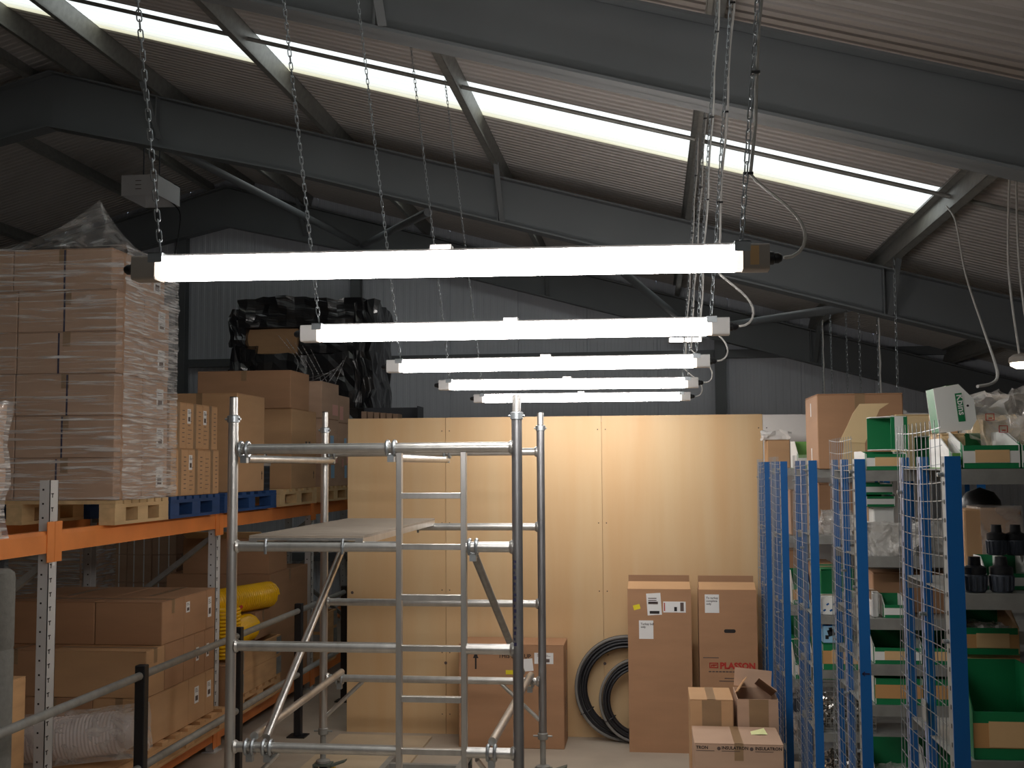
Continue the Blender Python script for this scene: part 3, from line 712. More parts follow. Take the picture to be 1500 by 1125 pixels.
# --- black film bundle
yq0 = 12.98; a, b = PY(345, 440, yq0), PY(537, 700, yq0)
bx0, bx1 = a.x, b.x; zq = ZU+.145; ztq = a.z; yq1 = yq0+1.25
pallet('wooden pallet under the black plastic bundle', bx0+.05, bx1-.03, yq0+.05, yq1-.05, ZU, WOOD)
bb = thing('wrapped_bundle', 'tall load under crumpled black plastic film with a carton showing', 'bundle', ((bx0+bx1)/2, (yq0+yq1)/2, zq))
hw, hd, hq = (bx1-bx0)/2, (yq1-yq0)/2, ztq-zq
def crumple(x0, x1, y0, y1, z0, z1, n, amp, seed, fr_=4.0, dip=None):
    """closed crumpled box"""
    bm = bmesh.new(); bmesh.ops.create_cube(bm, size=1)
    bmesh.ops.subdivide_edges(bm, edges=list(bm.edges), cuts=n, use_grid_fill=True)
    for v in bm.verts:
        p = V((x0+(x1-x0)*(v.co.x+.5), y0+(y1-y0)*(v.co.y+.5), z0+(z1-z0)*(v.co.z+.5)))
        q = p*fr_+V((seed, seed*2, 0)); d = V((noise.noise(q), noise.noise(q+V((9, 3, 1))), noise.noise(q+V((2, 7, 5)))))
        q2 = q*3.1; d += .5*V((noise.noise(q2), noise.noise(q2+V((9, 3, 1))), noise.noise(q2+V((2, 7, 5)))))
        if v.co.z < -.49: d.z = 0
        p += d*amp
        if v.co.z < -.49: p.z = z0
        if dip: p = dip(p)
        v.co = p
    out = MB(); bm.verts.index_update(); out.add([v.co for v in bm.verts], [[v.index for v in f.verts] for f in bm.faces]); bm.free(); return out
crumple(-hw+.1, hw-.02, -hd, hd, 0, hq*.70, 16, .05, 1).build('lower_film', BLKF, bb)
crumple(-hw+.12, -hw+.75, -hd+.05, hd-.1, hq*.705, hq*.84, 5, .006, 4).build('inner_carton', K_B, bb)
crumple(-hw+.76, hw-.1, -hd+.10, hd-.1, hq*.705, hq*.9, 8, .03, 5).build('inner_load', BLKF, bb)
def drape(p):
    k = max(0, (hq*.86-p.z)/(hq*.2)); p.x -= .10*k*(1 if p.x < -hw+.3 else -.3); p.y -= .05*k; return p
crumple(-hw+.03, hw-.06, -hd-.03, hd, hq*.845, hq, 14, .05, 2, dip=None).build('top_film', BLKF, bb)
crumple(-hw-.04, -hw+.28, -hd-.03, hd*.2, hq*.12, hq*.74, 10, .09, 6, 5).build('loose_fold', BLKF, bb)
crumple(-hw-.05, -hw+.14, -hd-.06, hd*.2, hq*.74, hq*.93, 8, .06, 7, 5).build('loose_fold', BLKF, bb)
crumple(hw-.16, hw+.07, -hd-.04, hd*.6, hq*.40, hq*.97, 10, .06, 8, 5).build('loose_fold', BLKF, bb)
for k in range(5):
    P = [V((-hw+.55+.1*k, -hd-.05, hq*(.80-.02*k))), V((-hw+.8+.09*k, -hd-.09, hq*(.66-.03*k))), V((0+.1*k, -hd-.10, hq*(.56-.02*k))), V((hw-.35+.03*k, -hd-.07, hq*(.60+.02*k)))]
    MB().path(smoothpath(P, 6), .004+.002*(k % 2), 5).build('clear_film_strand', FILM_S, bb, smooth=True)
# steel cabinet with an open tray of card behind the partition
cb = PY(580, 600, 11.9)
c_ = thing('steel_cabinet', 'tall dark steel cabinet just showing above the plywood partition', 'cabinet', (cb.x, 11.9, 0))
MB().box((-.45, 0, 0), (.45, .45, 2.56)).build('cabinet_body', STEELD, c_, bevel=.005)
for sx in (-1, 1):
    d_ = MB().box((sx*.225-.215, -.018, .06), (sx*.225+.215, -.001, 2.52)).build('door', STEELD, c_); MB().box((sx*.04-.008, -.035, 1.1), (sx*.04+.008, -.017, 1.25)).build('handle', GALV, d_)
tr = thing('card_tray', 'dark open tray holding pale card pieces on the steel cabinet', 'tray', (cb.x-.1, 12.1, 2.562))
MB().box((-.33, -.15, 0), (.33, .15, .012)).build('tray_base', STEELD, tr); MB().box((-.33, .14, .012), (.33, .15, .15)).build('tray_back', STEELD, tr); MB().box((.32, -.15, .012), (.33, .139, .15)).build('tray_side', STEELD, tr)
for k in range(6): MB().box((-.30+.07*k, -.12, .0125), (-.245+.07*k, .08, .10-.006*k)).build('card_piece', K_C, tr)
# ---------------------------------------------------------------- lower level
yp0, yp1 = yx(216, XA), 8.062
pallet('wooden pallet under the brown carton stack on the low beams', XA-1.25, XA+.03, yp0, yp1, ZLW, WOODC)
zz = [ZLW+.145, .64, .93, 1.205]
Y219, Y241, Y272, Y281, Y305, Y322 = [yx(p, XA) for p in (219, 241, 273, 281, 305, 318)]; Y322 = min(Y322, 8.06)
def low(label, xa, xb, ya, yb, t, m_=K_A, lab=None, grp=None, tape='y'):
    r = carton('carton', label, xa, xb, ya+.002, yb-.002, zz[t]+.0008, zz[t+1]-.0008, m_, tape=tape, group=grp)
    if lab: ship_label(r, 'right', *lab)
    return r
xl = lambda px, Y: PY(px, 960, Y).x
low('large tan carton at the bottom front corner of the low stack', xl(137, Y219), XA-.004, Y219, Y281, 0, K_B)
r = low('brown carton with a black arrow at the bottom of the low stack', xl(137, Y219)-.52, xl(137, Y219)-.004, Y219, Y281, 0); arrow(r, fr_of(r, 'front'), r['w']*.45, .11, .1, INK)
low('labelled carton in the bottom layer behind the large tan one', XA-.5, XA-.004, Y281, Y305, 0, K_B, (.1, .12, .07, .11)); low('labelled carton at the rear of the bottom layer', XA-.5, XA-.004, Y305, Y322, 0, K_B, (.03, .12, .07, .11))
low('very wide brown carton in the middle layer of the low stack', xl(76, Y219), XA-.004, Y219, Y219+.27, 1, K_B, tape='x')
low('brown carton at the far left of the middle layer', xl(76, Y219)-.5, xl(76, Y219)-.004, Y219, Y219+.27, 1)
Ym = [Y219+.27, Y272, Y272+(Y322-Y272)*.33, Y272+(Y322-Y272)*.66, Y322]
for k in range(4): low('narrow brown carton in the middle layer facing the aisle', XA-.5, XA-.004, Ym[k], Ym[k+1], 1, K_A, (.03, .1, .045, .09) if k > 1 else None, 'narrow cartons in the middle layer')
for k in range(1): low('brown carton hidden in the middle layer behind the wide one', XA-1.2, XA-.51, Ym[0], Y322, 1)
low('brown carton at the top front corner of the low stack', xl(138, Y241), XA-.004, Y241, Y272, 2, K_A, tape='x')
low('brown carton on top of the low stack behind the rack upright', xl(76, Y241), xl(138, Y241)-.005, Y241, Y272, 2, K_A, tape='x')
low('brown carton at the top far end of the low stack', xl(76, Y241)-.45, xl(76, Y241)-.006, Y241, Y272, 2, K_E, tape='x')
low('top carton with a white label behind the front corner carton', XA-.46, XA-.004, Y272, Y305, 2, K_A, (.03, .16, .06, .07)); low('top carton with a tall white label at the rear of the low stack', XA-.46, XA-.004, Y305, Y322, 2, K_A, (.03, .08, .06, .14))
low('brown carton lying flat at the rear of the top layer', XA-1.15, XA-.47, Y272, Y322, 2)
# white hose roll in a bag on a small crate, in front of the low stack
cy = 6.18
cr = thing('wooden_box', 'small rough wooden box holding the white hose roll', 'box', (-3.59, cy, ZLW+.001))
for k in range(3): MB().box((-.62, -.17, .005+.068*k), (.62, -.155, .068+.068*k)).build('plank', WOODC, cr); MB().box((-.62, .155, .005+.068*k), (.62, .17, .068+.068*k)).build('plank', WOODC, cr)
for sx in (-1, 1): MB().box((sx*.61-.0, -.154, .005), (sx*.61+.01, .154, .21)).build('end_board', WOODC, cr)
MB().box((-.60, -.154, 0), (.60, .154, .012)).build('base_board', WOODC, cr); MB().box((-.60, -.153, .195), (.60, .153, .21)).build('lid_board', WOODC, cr)
hr = thing('hose_roll', 'white ribbed hose roll in a clear bag on the wooden box', 'hose', (PY(100, 1095, cy).x, cy, ZLW+.213+.142), (0, math.radians(-5), math.radians(10)))
prof = []
for k in range(60): prof += [(.116+(.004 if k % 2 else 0), -.30+.01*k)]
MB().lathe([(.05, -.30)]+prof+[(.06, .29)], 30, Matrix.Rotation(math.pi/2, 4, 'Y')).build('hose_coil', WHOSE, hr, smooth=True)
MB().lathe([(.03, .2905), (.085, .2925), (.098, .33), (.08, .37), (.02, .375)], 26, Matrix.Rotation(math.pi/2, 4, 'Y')).build('inner_roll', WHOSE, hr, smooth=True)
crumple(-.33, .43, -.127, .127, -.124, .127, 9, .012, 11).build('clear_bag', BAGM, hr, smooth=True)
# timber crate at the frame edge, foam bollard, wrapped bale in the nearest bay
q = PY(9, 1000, 5.3)
r = carton('crate', 'light wooden crate standing by the foam covered bollard', q.x-.6, q.x, 5.30, PX(38, 1000, q.x).y, ZLW+.002, q.z, WOODC, tape='y', cat='crate')
fr = fr_of(r, 'front')
for u in (.02, .30, .55): decal(r, fr, u, .0, .05, r['h']-.01, WOOD, 'batten_strip', t=.012)
decal(r, fr, .0, r['h']*.52, .6, .03, WOODC, 'batten_strip', t=.014)
q = PY(20, 830, 4.95)
fo = thing('foam_bollard', 'grey foam covered bollard beside the first rack upright', 'bollard', (q.x-.075, 4.95, 0))
MB().lathe([(.0, 1.6), (.05, 1.6), (.07, 1.585), (.075, 1.56), (.075, 1.245), (.072, 1.24), (.072, 1.235), (.075, 1.23), (.075, 0)], 24).build('foam_sleeve', FOAM, fo, smooth=True)
q = PY(11, 660, 5.1)
wb = thing('wrapped_bale', 'bulging film wrapped brown bale in the nearest rack bay', 'bale', (q.x-.45, 4.75, ZU+.002))
crumple(-.45, .43, -.4, .35, 0, .62, 9, .03, 21).build('bale_body', K_C, wb, smooth=True); crumple(-.46, .45, -.41, .365, 0, .635, 9, .03, 21).build('bale_film', FILM_S, wb, smooth=True)
# floor pallets in the aisle behind the rack
def floor_stack(label, x0, x1, y0, y1, n, hh_, nx, ny, m_, grp, straps=False):
    pallet('wooden floor pallet under %s' % label, x0, x1, y0, y1, 0.0, WOODC)
    dx, dy = (x1-x0)/nx, (y1-y0)/ny
    for L in range(n):
        for i in range(nx):
            for j in range(ny):
                if 0 < i < nx-1 and j > 0: continue
                r = carton('carton', 'brown carton of %s, layer %s from the pallet' % (label, ('one', 'two', 'three', 'four', 'five', 'six')[L]), x0+dx*i+.003, x0+dx*(i+1)-.003, y0+dy*j+.003, y0+dy*(j+1)-.003, .145+hh_*L+.0005, .145+hh_*(L+1)-.0015, m_, group=grp)
                if straps:
                    for u in (.25, .65): decal(r, fr_of(r, 'front'), dx*u, 0, .012, hh_-.008, PAPER, 'strap')
p = PY(150, 800, 10.6); p2 = PY(222, 800, 10.6)
floor_stack('the strapped stack in the far aisle', p.x, p.x+.76, 10.6, 11.2, 5, .27, 3, 2, K_C, 'strapped cartons in the far aisle', True)
p = PY(12, 800, 9.3)
floor_stack('the film covered stack in the far aisle', p.x, p.x+.66, 9.3, 9.9, 4, .32, 2, 2, K_C, 'film covered cartons in the far aisle')
wf = thing('stretch_wrap', 'crumpled clear film over the carton stack in the far aisle', 'film', (p.x+.33, 9.6, .145))
filmwall((-.345, -.315, 0), (.345, -.315, 0), 1.29, 20, 40, .02, 33, (0, -1)).build('film_front', FILM_S, wf, smooth=True); filmwall((.345, -.315, 0), (.345, .315, 0), 1.29, 20, 40, .02, 35, (1, 0)).build('film_side', FILM_S, wf, smooth=True)
MB().sheet([[(x, y, 1.292+.01*noise.noise(V((x*8, y*8, 0)))) for x in (-.36, -.12, .12, .36)] for y in (-.33, 0, .33)]).build('film_top', FILM_S, wf, smooth=True)
# collar crates, yellow hoses and open cartons in the second bay
def collar_crate(label, ya, yb, x0, x1):
    pallet('worn wooden pallet under %s' % label, x0, x1, ya, yb, ZLW, WOODC)
    r = thing('collar_crate', label, 'crate', ((x0+x1)/2, (ya+yb)/2, ZLW+.145)); w_, d_ = (x1-x0)/2, (yb-ya)/2
    for k in range(2):
        z0_, z1_ = .002+.165*k, .165+.165*k
        for sy in (-1, 1): a, b = sorted((sy*d_, sy*(d_-.02))); MB().box((-w_, a, z0_), (w_, b, z1_)).build('plank', WOODC, r)
        for sx in (-1, 1):
            a, b = sorted((sx*w_, sx*(w_-.02))); MB().box((a, -d_+.021, z0_), (b, d_-.021, z1_)).build('plank', WOODC, r)
            for sy in (-1, 1):
                ya_, yb_ = sorted((sy*d_, sy*(d_-.11))); xa_, xb_ = sorted((sx*(w_+.004), sx*(w_)))
                hb_ = MB().box((xa_, ya_, z0_+.015), (xb_, yb_, z1_-.012)); xa_, xb_ = sorted((sx*(w_+.004), sx*(w_-.1))); ya2, yb2 = sorted((sy*d_, sy*(d_+.004)))
                hb_.box((xa_, ya2, z0_+.015), (xb_, yb2, z1_-.012)); hb_.build('corner_hinge', GALVD, r)
    return r
yc0, yc1 = yx(352, XA), yx(413, XA); yc2, yc3 = 10.51, yx(494, XA)
collar_crate('wooden collar crate with steel corners below the yellow hose', yc0, yc1, XA-1.0, XA)
collar_crate('wooden collar crate with steel corners farther along the rack', yc2, yc3, XA-1.0, XA)
ztop = ZLW+.145+.332
r = carton('carton', 'small carton beside the collar crate under a yellow hose', XA-1.08, XA-.02, 8.17, yc0-.02, ZLW+.001, .60, K_E)
def helix(n, Rr, pitch, r, seg=14): return [V((Rr*math.cos(2*math.pi*k/seg), Rr*math.sin(2*math.pi*k/seg), pitch*k/seg)) for k in range(int(n*seg)+1)]
for i, (loc, rot, n, Rr, lab) in enumerate((((XA-.13, yc0+.31, ztop+.114), (math.radians(90), 0, 0), 18, .10, 'yellow coiled air hose lying flat on the collar crate'),
        ((-3.325, yc1-.44, ztop+.335), (math.radians(90), 0, math.radians(-17)), 30, .10, 'yellow coiled air hose raised on a small carton above the crate'),
        ((XA-.13, 8.40, .614), (0, 0, 0), 14, .12, 'yellow coiled air hose standing upright on a small carton'))):
    h_ = thing('coiled_hose', lab, 'hose', loc, rot)
    P = helix(n, Rr-.003, .027, .009); off = V((0, 0, -P[-1].z/2)) if i < 2 else V((0, 0, 0)); MB().path([p_+off for p_ in P], .0118, 8).build('hose_coil', YHOSE, h_, smooth=True)
    e = P[-1]+off; MB().tube(e, e+V((.0, .05, .01)), .012, 8).build('hose_end', RED, h_, smooth=True)
carton('carton', 'small brown carton under the raised yellow hose', -3.42, -3.20, yc1-.40, yc1-.03, ztop+.001, ztop+.222, K_A)
zo = ztop+.35
ysh = yx(372, XA)
r = carton('carton', 'big dull carton behind the yellow hoses with a grey top', XA-1.02, XA-.10, yc1+.012, 10.41, ZLW+.001, 1.16, K_E, tape='x')
xo1 = XA-.10; yo0 = yc1+.02
ob = thing('open_carton', 'brown carton with its flaps open under the orange beam', 'box', (xo1-.40, yo0+.25, 1.162))
MB().box((-.38, -.24, 0), (.38, .24, .012)).build('carton_base', K_E, ob)
for a, b, nm in (((-.38, -.24, .012), (.38, -.234, .30), 'carton_wall'), ((-.38, .234, .012), (.38, .24, .30), 'carton_wall'), ((-.38, -.2335, .012), (-.374, .2335, .30), 'carton_wall'), ((.374, -.2335, .012), (.38, .2335, .30), 'carton_wall')): MB().box(a, b).build(nm, K_A, ob)
MB().bar((0, -.245, .30), (0, -.37, .36), .70, .005).build('flap', K_D, ob); MB().bar((.385, 0, .30), (.50, 0, .34), .44, .005).build('flap', K_D, ob)
# ---------------------------------------------------------------- black post barrier in front of the rack
XH = -2.73; HY = [4.45, 5.88, 7.31, 8.61, 9.93]
hrail = thing('barrier_rail', 'galvanised tube barrier on black posts in front of the pallet rack', 'barrier', (XH, 0, 0))
for Y in HY:
    p_ = MB().box((-.028, Y-.028, 0), (.028, Y+.028, 1.01)).build('post', BPOST, hrail, bevel=.004); MB().box((-.07, Y-.07, 0), (.07, Y+.07, .01)).build('base_plate', BPOST, p_)
for z in (.955, .47):
    for a, b in zip(HY, HY[1:]): MB().tube((.0, a+.029, z), (0, b-.029, z), .0215, 14).build('rail_tube', GALVD, hrail, smooth=True)
    MB().tube((0, 2.6, z), (0, HY[0]-.029, z), .0215, 14).build('rail_tube', GALVD, hrail, smooth=True)
# ================================================================ SCAFFOLD TOWER
YS0, YS1 = 5.43, 7.23
sx0, sx1 = -2.065, -.645
bx0_, bx1_ = -2.126, -.706
tower = thing('scaffold_tower', 'aluminium mobile scaffold tower with an integral ladder and one deck', 'scaffold', (0, 0, 0))
RZ = [.705, 1.19, 1.674, 2.152]
rt = .0254
def coupler(p, axis, name='coupler'):
    p = V(p); c = MB()
    for o in (-.017, .017): c.path([p+V((o*(axis == 'x'), o*(axis == 'y'), 0))+V((0 if axis == 'x' else math.cos(a)*.034, math.cos(a)*.034 if axis == 'x' else 0, math.sin(a)*.034)) for a in [2*math.pi*k/14 for k in range(14)]], .009, 6, closed=True)
    c.box((p.x-.016, p.y-.016, p.z-.068), (p.x+.016, p.y+.016, p.z-.03)); return tag(c.build(name, GALV, tower, smooth=True), kind='stuff')
def standard(X, Y, m_, zb, top):
    o = MB().tube((X, Y, zb), (X, Y, 2.30), rt, 18).build('standard', m_, tower, smooth=True)
    MB().tube((X, Y, 2.30), (X, Y, top), .0205, 18).build('spigot', ALU, o, smooth=True); MB().tube((X, Y, top-.001), (X, Y, top+.004), .019, 14).build('spigot_cap', BLACK, o)
    MB().lathe([(.0262, 2.285), (.031, 2.287), (.031, 2.318), (.021, 2.322)], 18, Matrix.Translation((X, Y, 0))).build('locking_collar', GALV, o, smooth=True)
    MB().tube((X-.04, Y-.006, 2.302), (X+.04, Y-.006, 2.302), .006, 8).build('locking_pin', GALV, o)
    return o
def castor(X, Y):
    c = MB().tube((X, Y, .19), (X, Y, .36), .0185, 14).build('adjustable_leg', GALVD, tower, smooth=True)
    MB().lathe([(.024, .345), (.032, .35), (.032, .385), (.026, .39)], 16, Matrix.Translation((X, Y, 0))).build('adjusting_nut', GALVD, c, smooth=True)
    MB().tube((X-.06, Y, .368), (X+.06, Y, .368), .006, 8).build('nut_handle', GALVD, c)
    k = MB().lathe([(.03, .165), (.045, .17), (.045, .185), (.02, .195)], 16, Matrix.Translation((X, Y, 0))).build('castor', GALVD, tower, smooth=True)
    MB().box((X-.055, Y-.05, .155), (X+.055, Y+.05, .167)).box((X-.055, Y-.05, .06), (X-.045, Y+.05, .156)).box((X+.045, Y-.05, .06), (X+.055, Y+.05, .156)).build('castor_fork', CGREEN, k)
    MB().lathe([(.02, -.022), (.068, -.022), (.074, -.015), (.074, .015), (.068, .022), (.02, .022)], 24, Matrix.Translation((X, Y, .0755)) @ Matrix.Rotation(math.pi/2, 4, 'Y')).build('wheel', RUBBER, k, smooth=True)
    MB().prism([(X+.056, .16), (X+.15, .19), (X+.15, .18), (X+.07, .15)], 'y', Y-.03, Y+.03).build('brake_plate', CGREEN, k)
    MB().prism([(X+.06, .145), (X+.085, .15), (X+.12, .07), (X+.105, .045), (X+.08, .05)], 'y', Y-.028, Y-.012).build('brake_pedal', CYEL, k)
for (xa, xb, Y, fr_) in ((sx0, sx1, YS0, True), (bx0_, bx1_, YS1, False)):
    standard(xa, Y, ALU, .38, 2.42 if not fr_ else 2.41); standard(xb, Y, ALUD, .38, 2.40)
    castor(xa, Y); castor(xb, Y)
    L0, L1 = PY(585, 900, Y).x, PY(680, 900, Y).x
    for i, z in enumerate(RZ):
        if fr_ and i < 3:
            MB().tube((xa+.02, Y, z), (L0-.012, Y, z), rt, 16).build('transom', ALU, tower, smooth=True); MB().tube((L1+.012, Y, z), (xb-.02, Y, z), rt, 16).build('transom', ALU, tower, smooth=True)
        else: MB().tube((xa+.02, Y, z), (xb-.02, Y, z), rt if fr_ else rt*.92, 16).build('transom', ALU, tower, smooth=True)
        for X, sg in ((xa, 1), (xb, -1)):
            MB().lathe([(.03, 0), (.034, .006), (.028, .016)], 14, Matrix.Translation((X+sg*.022, Y, z)) @ Matrix.Rotation(sg*math.pi/2, 4, 'Y')).build('weld_collar', ALU, tower, smooth=True)
    if fr_:
        for X in (L0, L1): MB().box((X-.0135, Y-.019, .38), (X+.0135, Y+.019, 2.13)).build('ladder_stile', ALU, tower, bevel=.002)
        for z in [RZ[0]-.0, .95, 1.19, 1.432, 1.674, 1.92]: MB().box((L0+.0135, Y-.016, z-.014), (L1-.0135, Y+.016, z+.014)).build('ladder_rung', ALU, tower, bevel=.002)
    else:
        MB().tube((xa+.26, Y, RZ[0]-.02), (xa+.02, Y, RZ[0]-.24), .013, 10).build('corner_gusset', ALU, tower, smooth=True); MB().tube((xb-.26, Y, RZ[0]-.02), (xb-.02, Y, RZ[0]-.24), .013, 10).build('corner_gusset', ALU, tower, smooth=True)
# guard tubes and braces between the two end frames
def brace(p, q, m_=ALU, r_=.021, name='brace'):
    MB().tube(p, q, r_, 14).build(name, m_, tower, smooth=True)
xa = PY(358, 657, YS0).x; xb = PY(573, 655, YS0).x
for X, X2 in ((xa, PY(487, 668, YS1).x), (xb, PY(655, 668, YS1).x)):
    brace((X, YS0+.03, RZ[3]-.048), (X2, YS1-.03, RZ[3]-.048), ALU, .02, 'guard_rail'); coupler((X, YS0, RZ[3]), 'x'); coupler((X2, YS1, RZ[3]), 'x')
p0, p1 = PY(375, 1092, YS0), PY(502, 994, YS1)
brace((p0.x-.02, YS0+.03, RZ[0]+.045), (p1.x, YS1-.03, RZ[0]+.045), ALU, .021, 'horizontal_brace'); coupler((p0.x-.03, YS0, RZ[0]), 'x'); coupler((p1.x-.02, YS1, RZ[0]), 'x')
pa = PY(398, 1080, YS0); brace((pa.x-.04, YS0+.035, RZ[0]+.04), (PY(512, 771, YS1).x, YS1-.02, RZ[2]-.04), ALU, .021, 'diagonal_brace'); coupler((pa.x-.02, YS0, RZ[0]), 'x')
p0, p1 = PY(720, 1093, YS0), PY(783, 990, YS1)
brace((p0.x, YS0+.03, RZ[0]+.045), (p1.x-.02, YS1-.03, RZ[0]+.045), ALU, .021, 'horizontal_brace'); coupler((p0.x, YS0, RZ[0]), 'x'); coupler((p1.x-.03, YS1, RZ[0]), 'x')
p0, p1 = PY(693, 798, YS0), PY(777, 995, YS1)
brace((p0.x, YS0+.035, RZ[2]-.04), (p1.x-.05, YS1-.03, RZ[0]+.06), GALVD, .02, 'diagonal_brace'); coupler((p0.x, YS0, RZ[2]), 'x')
brace((PY(697, 1100, YS0).x, YS0+.03, RZ[0]-.04), (PY(740, 1160, YS0+.3).x, YS0+.3, .42), ALU, .012, 'corner_gusset')
brace((sx0+.25, YS0, RZ[0]-.02), (sx0+.02, YS0, RZ[0]-.26), ALU, .013, 'corner_gusset')
# writing on the right-hand standard
wd = MB()
for k in range(16):
    a = math.radians(-112); wd.box((sx1+math.cos(a)*.0257-.007, YS0+math.sin(a)*.0257-.001, 1.60-.026*k), (sx1+math.cos(a)*.0257+.007-.004*(k % 3), YS0+math.sin(a)*.0257+.001, 1.60-.026*k+.012+.004*(k % 2)))
tag(wd.build('stencil_print', NAVY, tower), kind='stuff')
# deck
dk = thing('scaffold_deck', 'aluminium framed plywood deck hooked over the scaffold transoms', 'platform', (0, 0, 0))
dx0, dx1 = PY(366, 795, YS0).x, PY(533, 795, YS0).x
zd = RZ[2]+.03
MB().box((dx0, YS0-.01, zd+.012), (dx1, YS1+.02, zd+.024)).build('deck_panel', DECK, dk)
for X in (dx0, dx1-.04): MB().box((X, YS0-.015, zd-.02), (X+.04, YS1+.02, zd+.0115)).build('side_rail', ALU, dk)
for Y in (YS0-.015, YS1-.015): MB().box((dx0+.0405, Y, zd-.001), (dx1-.0405, Y+.03, zd+.0115)).build('end_rail', ALU, dk)
for X in (dx0+.09, dx1-.10):
    for Y in (YS0, YS1):
        MB().path([(X, Y-.03, zd-.065), (X, Y-.034, zd-.03), (X, Y-.025, zd+.003), (X, Y, zd+.008)], .008, 6).build('hook', GALV, dk)
# flat trolley frame and loose sheet on the floor behind the tower
pz = PZ(630, 1108, .16)
tf = thing('trolley_frame', 'low steel angle trolley frame parked behind the ladder', 'trolley', (pz.x, pz.y-.2, 0))
for x in (-.24, .24): MB().box((x-.02, -.36, .13), (x+.02, .36, .17)).build('side_angle', GALVD, tf)
for y in (-.36, -.02, .34): MB().box((-.22, y-.01, .135), (.22, y+.03, .165)).build('cross_bar', GALVD, tf)
MB().tube((-.2, .1, .12), (.2, .1, .12), .018, 12).build('axle', CGREEN, tf)
for x in (-.24, .24):
    for y in (-.3, .3): MB().lathe([(.01, -.015), (.058, -.015), (.058, .015), (.01, .015)], 18, Matrix.Translation((x, y, .0585)) @ Matrix.Rotation(math.pi/2, 4, 'Y')).build('wheel', RUBBER, tf); MB().box((x-.022, y-.02, .09), (x+.022, y+.02, .131)).build('wheel_bracket', CGREEN, tf)
pb = PZ(545, 1100, .02)
tag(MB().box((-.36, -.55, 0), (.36, .5, .018)).build('loose_board', mat('pale_ply_sheet', s(196, 178, 150), .7, var=.06), loc=(pb.x-.02, pb.y, .0), rot=(0, 0, .0)), 'pale loose sheet lying on the floor beside the trolley frame', 'board')
# ================================================================ BOXES BY THE PARTITION
# THIS SIDE UP carton
q0, q1 = PZ(690, 1098, 0), PZ(827, 1098, 0); yu = q1.y; yu1 = min(PZ(840, 1076, 0).y, YPW-.05)
zt_ = PY(827, 945, yu).z
r = carton('carton', 'big brown carton printed with an arrow behind the scaffold tower', q1.x-.78, q1.x, yu, yu1, 0, zt_, K_A, tape='y')
fr = fr_of(r, 'front'); H_ = r['h']; ux = lambda px: PY(px, 1000, yu).x-(q1.x-.78); vz = lambda py: PY(760, py, yu).z
letter(r, fr, 'THIS SIDE UP', ux(730), vz(964), .042, INK, .0008); arrow(r, fr, ux(697), vz(981), vz(955)-vz(981), INK)
decal(r, fr, ux(741), vz(988), .06, .03, YEL, 'yellow_sticker'); ship_label(r, 'front', ux(783), vz(972), .14, .08); decal(r, fr, ux(765), vz(983), .08, .09, PAPER, 'delivery_note', rot=.1)
fr = fr_of(r, 'right'); decal(r, fr, r['d']*.62, H_*.1, .05, H_*.8, TAPE, 'tape_strip')
for k in range(6): decal(r, fr, r['d']*.3, H_*(.45-.03*k), .12, .006, INKG, 'print_line')
def tall_carton(label, xl_, xr_, ytop, base_y, Y0, depth):
    a, b = PY(xl_, ytop, Y0), PY(xr_, ytop, Y0); x0, x1, h_ = a.x, b.x, a.z; d_ = depth
    r = thing('tall_carton', label, 'box', ((x0+x1)/2, Y0+d_/2, 0)); w_ = x1-x0
    MB().box((-w_/2, -d_/2, 0), (w_/2, -d_/2+.006, h_)).build('front_wall', K_A, r); MB().box((-w_/2, d_/2-.006, 0), (w_/2, d_/2, h_)).build('rear_wall', K_A, r)
    for sg in (-1, 1): a_, b_ = sorted((sg*w_/2, sg*(w_/2-.006))); MB().box((a_, -d_/2+.0065, 0), (b_, d_/2-.0065, h_)).build('side_wall', K_A, r)
    MB().box((-w_/2+.007, -d_/2+.007, 0), (w_/2-.007, d_/2-.007, .01)).build('base', K_A, r)
    # front flap folded back over the opening, rear flap standing
    MB().bar((0, -d_/2+.003, h_), (0, -d_/2+.10, h_+.045), w_-.01, .005).build('flap', K_B, r); MB().bar((0, d_/2-.003, h_), (0, d_/2-.01, h_+.085), w_-.01, .005, (0, 1, 0)).build('flap', K_E, r)
    r['w'] = w_; r['d'] = d_; r['h'] = h_; return r
Y0t = 8.38
r = tall_carton('tall brown carton with white and yellow labels standing before the plywood', 919, 1012, 863, 1100, Y0t, .20)
fr = fr_of(r, 'front'); ox = PY(919, 900, Y0t).x; ux = lambda px: PY(px, 950, Y0t).x-ox; vz = lambda py: PY(960, py, Y0t).z
def lab_px(r, fr, xa, xb, ya, yb, name='paper_label', m_=PAPER, rot=0): return decal(r, fr, ux(xa), vz(yb), ux(xb)-ux(xa), vz(ya)-vz(yb), m_, name, rot)
l = lab_px(r, fr, 948, 969, 869, 901, 'shipping_label', rot=.06)
for k in range(3): decal(l, fr, ux(950), vz(877+3*k), .06, .006, INKG, 'print_line', lift=.001)
decal(l, fr, ux(950), vz(885), .07, .018, INKG, 'barcode', lift=.001); decal(l, fr, ux(952), vz(899), .07, .02, INK, 'barcode', lift=.001)
l = lab_px(r, fr, 972, 1005, 881, 897, 'shipping_label'); decal(l, fr, ux(997), vz(895), .025, .062, INKG, 'barcode', lift=.001); decal(l, fr, ux(988), vz(895), .02, .03, INK, 'barcode', lift=.001); decal(l, fr, ux(973), vz(895), .008, .06, RED, 'print_line', lift=.001)
lab_px(r, fr, 928, 938, 886, 893, 'yellow_sticker', YEL, .25)
l = lab_px(r, fr, 936, 957, 909, 936, 'handwritten_note'); letter(l, fr, 'Turkey bell\nonly', ux(938.5), vz(915.5), .021, INK, .0003, .0025)
r = tall_carton('tall brown carton with red logo print and a hand slot', 1023, 1108, 864, 1100, Y0t, .20)
